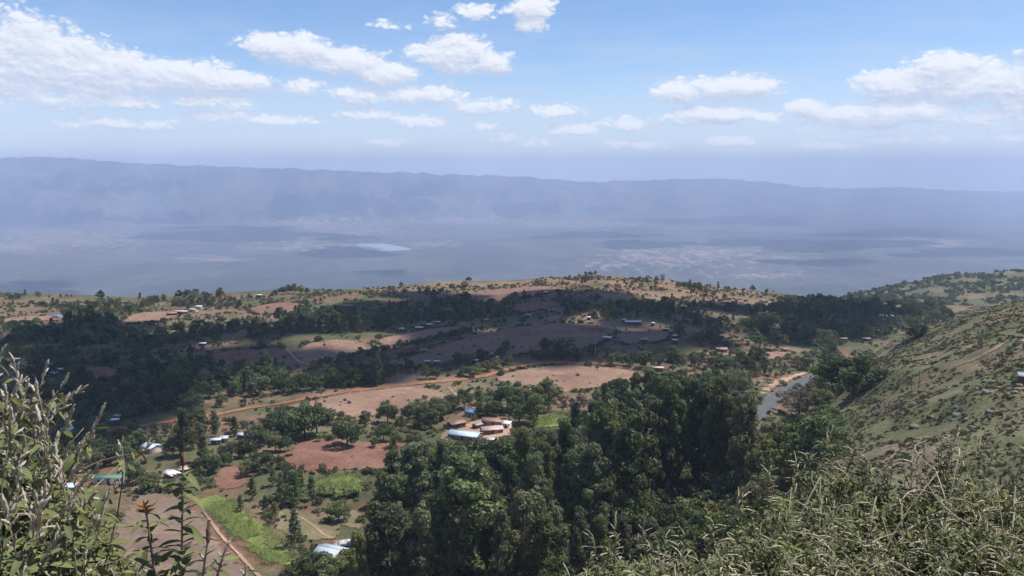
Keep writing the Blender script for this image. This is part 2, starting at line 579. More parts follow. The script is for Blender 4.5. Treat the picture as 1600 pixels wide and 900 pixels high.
def hit(px, py, y0=25.0, y1=2600.0):
    """where the line of sight through a photo pixel meets the ground"""
    d = ray(px, py)
    ys = np.geomspace(y0, y1, 260)
    for rep in (0, 1):
        k = ys / d[1]
        zz = d[2] * k
        h = gz(d[0] * k, ys)
        below = np.nonzero(zz < h)[0]
        i = below[0] if len(below) else int(np.argmin(zz - h))
        if rep == 0 and i > 0:
            ys = np.linspace(ys[i - 1], ys[min(i + (0 if len(below) else 1), len(ys) - 1)], 24)
    if i > 0 and len(below):
        a, b_ = zz[i - 1] - h[i - 1], h[i] - zz[i]
        yv = ys[i - 1] + a / (a + b_ + 1e-9) * (ys[i] - ys[i - 1])
    else:
        yv = ys[i]
    x = d[0] * yv / d[1]
    return np.array([x, yv, float(gz(x, yv))])


def hit_far(px, py):
    return hit(px, py, 3500, 24000)


def ground_z(x, y):
    return float(gz(x, y))


# soil and plant cover, per vertex
X, Y, Z = gv[:, 0], gv[:, 1], gv[:, 2]


def lerp(a, b, t):
    return np.asarray(a)[None, :] * (1 - t[:, None]) + np.asarray(b)[None, :] * t[:, None] if np.ndim(a) == 1 else a * (1 - t[:, None]) + np.asarray(b)[None, :] * t[:, None]


n1 = fbm(X / 60., Y / 60., 4, 101)
n2 = fbm(X / 28., Y / 28., 4, 111)
n3 = fbm(X / 140., Y / 140., 3, 121)
colr = lerp((.165, .115, .075), (.080, .088, .044), sst(-.45, .2, n1))
colr = lerp(colr, (.19, .095, .065), sst(.1, .55, n2) * .6)
colr = lerp(colr, (.25, .18, .12), sst(.15, .6, n3) * .5)
# darker olive-brown ground colour over the floor of the grove
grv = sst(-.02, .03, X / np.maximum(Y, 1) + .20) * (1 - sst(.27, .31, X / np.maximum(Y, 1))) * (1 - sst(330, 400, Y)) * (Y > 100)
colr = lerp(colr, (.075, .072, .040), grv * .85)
hillm = sst(-4, 14, .876 * X - .482 * Y + 69) * (Y < 620) * (Y > 60)
hc = lerp((.150, .130, .080), (.110, .115, .058), sst(-.3, .3, n2))
hc = lerp(hc, (.22, .165, .115), sst(.3, .7, fbm(X / 35., Y / 35., 4, 131)) * .8)
colr = colr * (1 - hillm[:, None]) + hc * hillm[:, None]
pxv = 800 + F * .99 * X / np.maximum(Y, 1)
m2 = sst(1000, 1080, Y) * (Y < 3000)
c2_ = lerp((.10, .10, .055), (.16, .13, .085), sst(0, .4, fbm(X / 70., Y / 70., 4, 141)))
colr = colr * (1 - m2[:, None]) + c2_ * m2[:, None]
# red soil on the rim in the middle
rim = sst(720, 800, Y) * (Y < 990) * sst(620, 760, pxv) * (1 - sst(1120, 1260, pxv))
colr = lerp(colr, (.225, .14, .095), rim * sst(-.35, .2, fbm(X / 45., Y / 45., 4, 151)) * .85)
# valley floor: bush with bare pinkish ground near the farms
vm = sst(2700, 3400, Y)
vn = fbm(X / 900., Y / 1500., 6, 161, .6)
vc = lerp((.038, .042, .035), (.066, .067, .055), sst(-.3, .4, vn))
vf = fbm(X / 240., Y / 520., 5, 171, .65)
BARE = [(110, 375, 190, 26), (40, 385, 120, 18), (500, 352, 180, 16), (560, 362, 140, 12), (480, 385, 120, 10), (690, 381, 60, 6), (720, 345, 140, 10),
        (1050, 404, 160, 22), (960, 412, 70, 12), (1120, 398, 170, 18), (1000, 392, 80, 10), (330, 405, 90, 8), (900, 350, 160, 10), (1190, 430, 90, 10), (1440, 380, 120, 10)]
bare = np.zeros_like(X)
dpt = Y * CP - Z * SP
pyv = 450 - F * (Y * SP + Z * CP) / np.maximum(dpt, 1)
for (bx, by, rx, ry) in BARE:
    bare = np.maximum(bare, np.exp(-((pxv - bx) / rx) ** 2 - ((pyv - by) / ry) ** 2))
vc = lerp(vc, (.20, .16, .13), sst(.2, .9, vf * .7 + bare * .9 - .55) * vm * .55)
hm = sst(-860, -640, Z) * (Y > 11000)
vc = lerp(vc, (.050, .058, .042), hm * .85)
vc = lerp(vc, (.12, .11, .085), hm * sst(.0, .5, fbm(X / 700., Y / 700., 5, 181, .6)) * .7)
colr = colr * (1 - vm[:, None]) + vc * vm[:, None]
fg = 1 - sst(60, 120, Y)
colr = lerp(colr, (.17, .125, .085), fg)

m, t, b = new_mat('open_ground')
at = t.n('ShaderNodeAttribute', attribute_name='cover').outputs['Color']
geo = t.n('ShaderNodeNewGeometry').outputs['Position']
na = t.noise(geo, .9, 6, .7)
nb = t.noise(geo, .11, 5, .6)
nc_ = t.noise(t.v('MULTIPLY', geo, (.012, .006, .02)), 1.0, 6, .65)
yv_ = t.n('ShaderNodeSeparateXYZ')
t.link(geo, yv_.inputs[0])
farf = t.ramp(yv_.outputs[1], 1500, 3500)
v1 = t.m('MULTIPLY', t.ramp(na, .25, .75, .62, 1.38, False), t.ramp(nb, .3, .7, .78, 1.22, False))
v2 = t.ramp(nc_, .3, .7, .6, 1.45, False)
vv = t.m('ADD', t.m('MULTIPLY', v1, t.m('SUBTRACT', 1.0, farf)), t.m('MULTIPLY', v2, farf))
sc_ = t.n('ShaderNodeVectorMath', operation='SCALE')
t.link(at, sc_.inputs[0])
t.link(vv, sc_.inputs['Scale'])
tuft = t.m('MULTIPLY', t.ramp(t.noise(geo, .35, 6, .7), .52, .64), t.m('SUBTRACT', .65, t.m('MULTIPLY', farf, .65)))
cg = t.mix(tuft, sc_.outputs[0], (.07, .082, .034))
spk = t.noise(t.v('MULTIPLY', geo, (.010, .0040, .01)), 1.0, 8, .72)
br0 = t.n('ShaderNodeAttribute', attribute_name='bare').outputs['Fac']
spm = t.m('MULTIPLY', t.ramp(t.m('ADD', spk, t.m('MULTIPLY', br0, .15)), .59, .72), t.m('MULTIPLY', farf, t.ramp(yv_.outputs[2], -700, -840)))
cg = t.mix(t.m('MULTIPLY', spm, .6), cg, (.34, .25, .19))
t.link(cg, b.inputs['Base Color'])
b.inputs['Roughness'].default_value = .95
b.inputs['Specular IOR Level'].default_value = .1
bp = t.n('ShaderNodeBump')
bp.inputs['Strength'].default_value = .6
bp.inputs['Distance'].default_value = .5
t.link(na, bp.inputs['Height'])
t.link(bp.outputs[0], b.inputs['Normal'])
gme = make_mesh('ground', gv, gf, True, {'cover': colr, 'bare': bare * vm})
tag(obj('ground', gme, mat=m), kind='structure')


# ------------------------------------------------------------------ fields, tracks and road laid on the ground
def drape(name, poly, step, lift, mat, band=2.5, seed=0):
    """sheet over the polygon (world x, y), following the ground, with a distance-from-edge attribute"""
    poly = np.asarray(poly)
    lo, hi = poly.min(0), poly.max(0)
    gx, gy = np.meshgrid(np.arange(lo[0], hi[0], step), np.arange(lo[1], hi[1], step))
    gx, gy = gx.ravel(), gy.ravel()
    gx = gx + RNG.uniform(-.2, .2, len(gx)) * step
    gy = gy + RNG.uniform(-.2, .2, len(gy)) * step
    seg = np.roll(poly, -1, 0) - poly
    cut = []
    for a, s_ in zip(poly, seg):
        k = max(1, int(np.hypot(*s_) / step))
        for q in range(k):
            cut.append(a + s_ * q / k)
    cut = np.array(cut)

    def edist(x, y):
        d = np.full(len(x), 1e9)
        for a, s_ in zip(poly, seg):
            l2 = s_ @ s_ + 1e-9
            tt = np.clip(((x - a[0]) * s_[0] + (y - a[1]) * s_[1]) / l2, 0, 1)
            d = np.minimum(d, np.hypot(x - a[0] - tt * s_[0], y - a[1] - tt * s_[1]))
        return d
    k = inside(poly, gx, gy)
    gx, gy = gx[k], gy[k]
    d = edist(gx, gy) if len(gx) else np.array([])
    kk = d > step * .5
    pts = [Vector(p) for p in cut] + [Vector((a, b_)) for a, b_ in zip(gx[kk], gy[kk])]
    n0 = len(cut)
    ov, oe, of, *_ = delaunay_2d_cdt(pts, [(q, (q + 1) % n0) for q in range(n0)], [], 1, 1e-4)
    v2d = np.array([(p.x, p.y) for p in ov])
    z = gz(v2d[:, 0], v2d[:, 1]) + lift
    tri = np.array([f_ for f_ in of if len(f_) == 3])
    a_, b_, c_ = v2d[tri[:, 0]], v2d[tri[:, 1]], v2d[tri[:, 2]]
    cr = (b_[:, 0] - a_[:, 0]) * (c_[:, 1] - a_[:, 1]) - (b_[:, 1] - a_[:, 1]) * (c_[:, 0] - a_[:, 0])
    tri[cr < 0] = tri[cr < 0][:, ::-1]
    e = np.clip(edist(v2d[:, 0], v2d[:, 1]) / band, 0, 1)
    me = make_mesh(name, np.column_stack([v2d, z]), tri, True, {'edge': e})
    return tag(obj(name, me, mat=mat), kind='structure')


def mat_field(name, c1, c2, weed=(.09, .10, .045), weed_amt=.3, row_ang=0.3, row_sc=0.0, ragged=True, ruts=False):
    m, t, b = new_mat(name)
    geo = t.n('ShaderNodeNewGeometry').outputs['Position']
    n_a = t.noise(geo, .05, 5, .6)
    n_b = t.noise(geo, .8, 5, .7)
    n_c = t.noise(geo, .16, 6, .68)
    c = t.mix(t.ramp(n_a, .3, .7), c1, c2)
    c = t.mix(t.m('MULTIPLY', t.ramp(t.noise(geo, .028, 6, .7), .52, .66), .5), c, tuple(.62 * q for q in c1))
    c = t.mix(t.m('MULTIPLY', t.ramp(t.noise(t.v('ADD', geo, (91.0, 37.0, 0)), .07, 7, .72), .54, .66), .5), c, tuple(min(1, 1.35 * q) for q in c2))
    vv = t.ramp(n_b, .25, .75, .72, 1.28, False)
    if row_sc:
        mp = t.n('ShaderNodeMapping')
        mp.inputs['Rotation'].default_value = (0, 0, row_ang)
        t.link(geo, mp.inputs[0])
        wv = t.n('ShaderNodeTexWave', wave_type='BANDS', bands_direction='X')
        t.link(mp.outputs[0], wv.inputs['Vector'])
        wv.inputs['Scale'].default_value = row_sc
        wv.inputs['Distortion'].default_value = 5.0
        wv.inputs['Detail'].default_value = 3
        vv = t.m('MULTIPLY', vv, t.ramp(wv.outputs['Fac'], 0, 1, .94, 1.05, False))
    s_ = t.n('ShaderNodeVectorMath', operation='SCALE')
    t.link(c, s_.inputs[0])
    t.link(vv, s_.inputs['Scale'])
    c = t.mix(t.m('MULTIPLY', t.ramp(n_c, .50, .68), weed_amt), s_.outputs[0], weed)
    if ruts:
        e_ = t.n('ShaderNodeAttribute', attribute_name='edge').outputs['Fac']
        c = t.mix(t.m('MULTIPLY', t.ramp(e_, .80, .98), t.ramp(t.noise(geo, .12, 4, .6), .38, .6, 0, .75)), c, (.13, .105, .055))
        c = t.mix(t.m('MULTIPLY', t.ramp(t.m('ABSOLUTE', t.m('SUBTRACT', e_, .62)), .14, .02), .4), c, tuple(.55 * q for q in c1))
    t.link(c, b.inputs['Base Color'])
    b.inputs['Roughness'].default_value = .95
    b.inputs['Specular IOR Level'].default_value = .1
    bp = t.n('ShaderNodeBump')
    bp.inputs['Strength'].default_value = .5
    bp.inputs['Distance'].default_value = .3
    t.link(n_b, bp.inputs['Height'])
    t.link(bp.outputs[0], b.inputs['Normal'])
    if ragged:
        ed = t.n('ShaderNodeAttribute', attribute_name='edge').outputs['Fac']
        al = t.ramp(t.m('ADD', ed, t.m('MULTIPLY', t.m('SUBTRACT', t.noise(geo, .45, 4, .7), .5), 1.5)), .32, .5)
        t.link(al, b.inputs['Alpha'])
    return m


MF = {
    'brown': mat_field('ploughed_brown', (.165, .115, .088), (.21, .15, .115), weed_amt=.15, row_sc=.18, row_ang=.6),
    'red': mat_field('ploughed_red', (.165, .080, .058), (.215, .115, .085), weed_amt=.45, row_sc=.12),
    'tan': mat_field('stubble_tan', (.205, .125, .088), (.27, .175, .125), weed_amt=.35, row_sc=.10, row_ang=1.2),
    'dark': mat_field('fallow_dark', (.175, .095, .068), (.225, .132, .098), weed_amt=.3, row_sc=.09, row_ang=1.0),
    'olive': mat_field('fallow_olive', (.15, .13, .075), (.20, .165, .10), weed_amt=.45),
    'green': mat_field('crop_ground', (.13, .16, .045), (.17, .19, .06), weed=(.08, .13, .03), weed_amt=.5, row_sc=.2),
    'verge': mat_field('road_verge', (.24, .155, .105), (.32, .225, .16), weed_amt=.35),
    'orange': mat_field('cut_earth', (.32, .20, .13), (.40, .28, .195), weed_amt=.35),
}
FIELDS = [
    ('brown', [(170, 905), (178, 815), (215, 770), (270, 768), (318, 800), (350, 850), (420, 915), (300, 930)]),
    ('red', [(432, 722), (448, 695), (500, 683), (570, 690), (650, 690), (645, 712), (598, 745), (560, 735), (500, 738), (455, 740)]),
    ('red', [(328, 748), (345, 730), (400, 724), (408, 742), (385, 762), (340, 768)]),
    ('tan', [(420, 640), (470, 630), (560, 610), (650, 602), (700, 612), (720, 632), (690, 648), (640, 642), (560, 655), (500, 645)]),
    ('tan', [(765, 592), (800, 580), (850, 571), (920, 570), (1000, 580), (1018, 592), (985, 600), (930, 606), (870, 616), (810, 604)]),
    ('dark', [(600, 572), (660, 548), (740, 524), (800, 512), (860, 506), (930, 506), (968, 514), (945, 540), (900, 548), (800, 556), (720, 566), (650, 576)]),
    ('tan', [(455, 556), (480, 536), (530, 529), (572, 536), (590, 548), (560, 562), (500, 572), (470, 572)]),
    ('tan', [(585, 530), (640, 518), (700, 510), (730, 512), (690, 526), (630, 540), (595, 542)]),
    ('red', [(325, 552), (370, 545), (440, 542), (470, 550), (420, 566), (370, 576), (330, 570)]),
    ('red', [(118, 580), (130, 572), (180, 573), (195, 585), (180, 597), (140, 596)]),
    ('olive', [(205, 560), (260, 550), (285, 556), (270, 572), (225, 574)]),
    ('tan', [(180, 505), (205, 490), (245, 486), (282, 488), (280, 498), (235, 506)]),
    ('dark', [(385, 482), (420, 474), (480, 474), (486, 484), (440, 492), (395, 492)]),
    ('tan', [(0, 498), (50, 494), (105, 494), (108, 500), (60, 503), (0, 506)]),
    ('olive', [(250, 512), (310, 508), (365, 508), (358, 520), (300, 524), (262, 524)]),
    ('olive', [(470, 645), (420, 650), (430, 662), (480, 668)]),
    ('dark', [(1050, 586), (1080, 580), (1118, 580), (1116, 590), (1070, 592)]),
    ('tan', [(1070, 556), (1110, 548), (1180, 548), (1240, 550), (1235, 560), (1180, 566), (1120, 566)]),
    ('dark', [(700, 470), (760, 452), (860, 446), (890, 452), (840, 464), (780, 472)]),
    ('red', [(800, 476), (860, 470), (880, 480), (820, 490), (795, 486)]),
    ('dark', [(960, 520), (1000, 510), (1060, 514), (1050, 532), (990, 540), (960, 536)]),
    ('olive', [(405, 790), (440, 780), (475, 800), (540, 815), (545, 840), (480, 850), (430, 835)]),
    ('brown', [(680, 682), (700, 668), (715, 680), (712, 692), (690, 692)]),
    ('orange', [(705, 672), (740, 655), (800, 655), (805, 680), (780, 692), (745, 692)]),
    ('green', [(298, 782), (340, 770), (372, 784), (420, 822), (470, 868), (450, 898), (405, 880), (340, 820)]),
    ('green', [(482, 758), (500, 745), (545, 738), (572, 748), (566, 768), (520, 776), (490, 776)]),
    ('green', [(822, 662), (850, 650), (925, 640), (930, 652), (880, 668), (835, 672)]),
    ('olive', [(500, 800), (540, 786), (575, 800), (570, 830), (530, 830)]),
    ('orange', [(1182, 612), (1206, 594), (1235, 584), (1268, 580), (1262, 586), (1238, 594), (1212, 608), (1190, 622)]),
]
FIELD_POLYS = []
for k, (kind, pp) in enumerate(FIELDS):
    wp = np.array([hit(a, b_)[:2] for a, b_ in pp])
    wp = smooth_poly(wp, 1, .9, k)
    FIELD_POLYS.append((kind, wp))
    drape('field', wp, 4.0 if wp[:, 1].mean() < 480 else 7.0, .22 if wp[:, 1].mean() < 480 else .4, MF[kind], 3.0, k)


def ribbon(name, pix, width, lift, mat, band=None, n=60, world_pts=None, step=2.5):
    wp = np.array([hit(a, b_)[:2] for a, b_ in pix]) if world_pts is None else np.asarray(world_pts)
    d = np.concatenate([[0], np.cumsum(np.hypot(*np.diff(wp, axis=0).T))])
    # smooth through the points
    s_ = np.linspace(0, d[-1], n)
    c = np.stack([np.interp(s_, d, wp[:, k]) for k in (0, 1)], 1)
    for _ in range(6):
        c[1:-1] = .25 * c[:-2] + .5 * c[1:-1] + .25 * c[2:]
    tg = np.gradient(c, axis=0)
    tg /= np.linalg.norm(tg, axis=1, keepdims=True)
    nn = np.stack([-tg[:, 1], tg[:, 0]], 1)
    wd = width * (1 + .35 * fbm(s_ / 22., s_ * 0, 3, 3)) / 2
    ac = np.array([-1, -.66, -.38, 0, .38, .66, 1.0])
    P2 = c[:, None, :] + ac[None, :, None] * wd[:, None, None] * nn[:, None, :]
    P2 = P2.reshape(-1, 2)
    z = gz(P2[:, 0], P2[:, 1]) + lift
    i, j = np.meshgrid(np.arange(n - 1), np.arange(6), indexing='ij')
    f_ = np.stack([i * 7 + j, i * 7 + j + 1, (i + 1) * 7 + j + 1, (i + 1) * 7 + j], -1).reshape(-1, 4)[:, ::-1]
    e = np.tile(1 - np.abs(ac), n)
    me = make_mesh(name, np.column_stack([P2, z]), f_, True, {'edge': np.clip(e, 0, 1)})
    tag(obj(name, me, mat=mat), kind='structure')
    return c


M_TRACK = mat_field('red_earth', (.27, .115, .068), (.36, .17, .105), weed_amt=.3, ruts=True)
M_TRACK2 = mat_field('dusty_path', (.30, .19, .125), (.36, .24, .17), weed_amt=.25)
TRACKS = []
TRACKS.append(ribbon('dirt_road', [(150, 676), (240, 663), (330, 650), (400, 636), (460, 627), (560, 610), (650, 600), (720, 594), (765, 586), (810, 573), (855, 567), (900, 567), (950, 571), (1010, 577)], 7.4, .34, M_TRACK, n=160))
TRACKS.append(ribbon('dirt_track', [(560, 561), (610, 553), (655, 541), (700, 533)], 4.5, .5, M_TRACK, n=40))
TRACKS.append(ribbon('dirt_track', [(448, 546), (460, 560), (475, 570), (500, 573), (540, 568)], 3.2, .5, M_TRACK2, n=40))
TRACKS.append(ribbon('footpath', [(468, 808), (490, 822), (505, 836), (522, 842)], 1.6, .3, M_TRACK2, n=30))
TRACKS.append(ribbon('footpath', [(318, 800), (345, 838), (385, 880), (415, 912)], 1.6, .3, M_TRACK2, n=30))
TRACKS.append(ribbon('footpath', [(700, 606), (718, 622), (730, 634), (745, 640)], 1.5, .3, M_TRACK2, n=24))
TRACKS.append(ribbon('footpath', [(1440, 600), (1500, 570), (1560, 545), (1610, 530)], 1.8, .25, M_TRACK2, n=40))
m, t, b = new_mat('asphalt')
geo = t.n('ShaderNodeNewGeometry').outputs['Position']
c = t.mix(t.ramp(t.noise(geo, .5, 6, .7), .3, .7), (.060, .060, .066), (.095, .095, .10))
t.link(c, b.inputs['Base Color'])
b.inputs['Roughness'].default_value = .8
M_ASPH = m
RP = [(1146, 690), (1172, 660), (1197, 636), (1224, 615), (1254, 598), (1288, 585)]
rw = np.array([hit(a, b_)[:2] for a, b_ in RP])
ribbon('road_shoulder', RP, 12.0, .30, MF['verge'], n=60)
RC = ribbon('road', RP, 8.6, .36, M_ASPH, n=60)
M_EDGE = mat_plain('kerb_stone', (.26, .22, .18), (.36, .31, .26), 4)
tgr = np.gradient(RC, axis=0)
tgr /= np.linalg.norm(tgr, axis=1, keepdims=True)
nrm_ = np.stack([-tgr[:, 1], tgr[:, 0]], 1)
for sg in (-1, 1):
    kb = MB()
    cc = RC + sg * 4.75 * nrm_
    for q in range(0, len(cc) - 1):
        a_, b_ = cc[q], cc[q + 1] * .93 + cc[q] * .07
        w2 = nrm_[q] * .13
        zz0, zz1 = ground_z(*a_) + .3, ground_z(*b_) + .3
        vv_ = [(*(a_ - w2), zz0), (*(b_ - w2), zz1), (*(b_ + w2), zz1), (*(a_ + w2), zz0)]
        vv_ += [(x_, y_, z_ + .14) for x_, y_, z_ in vv_]
        kb.add(vv_, np.array([(4, 5, 6, 7), (0, 1, 5, 4), (1, 2, 6, 5), (2, 3, 7, 6), (3, 0, 4, 7)]))
    tag(obj('kerb', kb.mesh('kerb', [M_EDGE])), kind='structure')
TRACKS.append(RC)

# pale reservoir far down on the valley floor
m, t, b = new_mat('still_water')
b.inputs['Base Color'].default_value = (.26, .31, .33, 1)
b.inputs['Roughness'].default_value = .25
lk = np.array([hit_far(a, b_)[:2] for a, b_ in [(555, 382), (600, 382), (622, 386), (645, 390), (640, 392), (600, 393), (575, 391), (560, 388)]])
lk = smooth_poly(lk, 1, 0)
lz = max(ground_z(*p) for p in lk) + 4
lme = make_mesh('lake', np.column_stack([lk, np.full(len(lk), lz)]), np.arange(len(lk))[None, :])
lo = tag(obj('lake', lme, mat=m), kind='structure')


def ico(sub=2):
    import bmesh
    bm = bmesh.new()
    bmesh.ops.create_icosphere(bm, subdivisions=sub, radius=1.0)
    v = np.array([p.co[:] for p in bm.verts])
    f = np.array([[q.index for q in p.verts] for p in bm.faces])
    bm.free()
    return v, f


ICO2 = ico(2)
ICO3 = ico(3)
# ------------------------------------------------------------------ clouds overhead (their shadows cross the bench and the valley)
CL = MB()


def cloud(poly, zc, r, dens, seed):
    """billows filling the outline whose shadow falls on the ground polygon"""
    rg = np.random.default_rng(seed)
    poly = np.asarray(poly)
    c = poly[:, :2]
    gz = poly[:, 2].mean()
    up = c + SUN[:2] * ((zc - gz) / SUN[2])
    lo, hi = up.min(0), up.max(0)
    n = int(dens * (hi - lo).prod() / (r * r))
    x = rg.uniform(lo[0], hi[0], n)
    y = rg.uniform(lo[1], hi[1], n)
    k = inside(up, x, y)
    k &= fbm(x / (r * 3.2), y / (r * 3.2), 3, 600 + seed) < (.16 if zc < 2000 else .6)
    for a, b_ in zip(x[k], y[k]):
        s = r * rg.uniform(.55, 1.15)
        v, f = ICO2
        nrm = 1 + .28 * np.sin(v[:, 0] * 3 + a) * np.cos(v[:, 1] * 3.3 + b_) + .16 * np.sin(v[:, 2] * 7 + a * .1)
        CL.add(v * nrm[:, None] * np.array([s, s, s * .55]) + np.array([a, b_, zc + rg.uniform(0, .5) * s]), f)


SHADE = [  # outlines of the shaded ground on the bench
    [(-60, 525), (150, 512), (300, 505), (350, 492), (480, 487), (560, 468), (640, 458), (760, 456), (880, 458), (960, 462), (1010, 470), (1180, 474), (1300, 468), (1400, 476), (1470, 492), (1440, 506), (1380, 520),
     (1300, 540), (1180, 540), (1060, 536), (980, 548), (900, 552), (800, 560), (720, 578), (640, 590), (520, 606), (440, 612), (330, 636), (240, 660), (150, 676), (60, 690), (-60, 690)],
]
for k, pp in enumerate(SHADE):
    cloud([hit(a, b_) for a, b_ in pp], 1500, 34, 1.5, k)
SHADE_FAR = [(370, 366, 150, 11), (545, 322, 110, 13), (20, 340, 120, 16), (480, 325, 60, 8), (600, 426, 34, 5), (40, 450, 80, 10), (540, 395, 70, 8), (930, 368, 90, 5), (1010, 382, 70, 6),
             (1280, 382, 170, 8), (1280, 410, 90, 5), (250, 342, 80, 7), (1420, 366, 120, 6), (1520, 395, 110, 7), (700, 300, 90, 8), (850, 325, 120, 7), (170, 290, 120, 8), (1150, 345, 120, 6)]
for k, (cx, cy, rx, ry) in enumerate(SHADE_FAR):
    pl = []
    for q in range(18):
        a = q / 18 * 2 * math.pi
        rr = 1 + .25 * math.sin(3 * a + k) + .15 * math.sin(5 * a + 2 * k)
        pl.append(hit_far(cx + rx * rr * math.cos(a), cy + ry * rr * math.sin(a)))
    pl = np.array(pl)
    ext = np.ptp(pl[:, :2], axis=0)
    cloud(pl, 3700, max(70, min(ext) * .10), 1.6, 40 + k)
m, t, b = new_mat('cloud_white')
b.inputs['Base Color'].default_value = (.85, .86, .88, 1)
b.inputs['Roughness'].default_value = 1
b.inputs['Specular IOR Level'].default_value = 0
tag(obj('clouds', CL.mesh('clouds', [m], True)), kind='stuff')

# ------------------------------------------------------------------ haze
m = bpy.data.materials.new('haze_air')
m.use_nodes = True
t = NT(m.node_tree)
m.node_tree.nodes.clear()
pv = t.n('ShaderNodeVolumePrincipled')
pv.inputs['Color'].default_value = (.58, .712, 1.0, 1)
pv.inputs['Density'].default_value = 7.8e-5
pv.inputs['Density Attribute'].default_value = ''
pv.inputs['Anisotropy'].default_value = 0.0
mo = t.n('ShaderNodeOutputMaterial')
t.link(pv.outputs[0], mo.inputs['Volume'])
hz = MB().box(-26000, 26000, -3000, 26600, FLOOR - 70, float(ZZ.max()) + 18).mesh('haze', [m])
tag(obj('haze', hz), kind='stuff')

# ------------------------------------------------------------------ plants: prototypes


def cards(centers, radii, per, size, rg, flat=1.0, droop=0.0, shell=.62):
    """leaf-sized quads through a set of puffs, facing roughly outward"""
    n = len(centers) * per
    c = np.repeat(centers, per, 0)
    r = np.repeat(radii, per)
    d = rg.normal(size=(n, 3))
    d /= np.linalg.norm(d, axis=1, keepdims=True)
    rad = (shell + (1 - shell) * rg.random(n) ** .6) * r
    p = c + d * rad[:, None] * np.array([1, 1, flat])
    nr_ = d + rg.normal(size=(n, 3)) * .55
    nr_ /= np.linalg.norm(nr_, axis=1, keepdims=True)
    h = rg.normal(size=(n, 3))
    h[:, 2] -= droop
    a = np.cross(nr_, h)
    a /= np.linalg.norm(a, axis=1, keepdims=True) + 1e-9
    b_ = np.cross(nr_, a)
    s = size * rg.uniform(.55, 1.25, n)
    a = a * (s * .62)[:, None]
    b_ = b_ * s[:, None]
    k = nr_ * (s * .18)[:, None]
    v = np.stack([p - b_, p + a * .8 + k, p + b_, p - a * .8 + k], 1).reshape(-1, 3)
    f = np.arange(n * 4).reshape(-1, 4)
    return v, f


def bend(p0, p1, n, amp, rg):
    t_ = np.linspace(0, 1, n)[:, None]
    off = rg.normal(size=3) * amp
    return np.asarray(p0) * (1 - t_) + np.asarray(p1) * t_ + off * (t_ * (1 - t_) * 4)


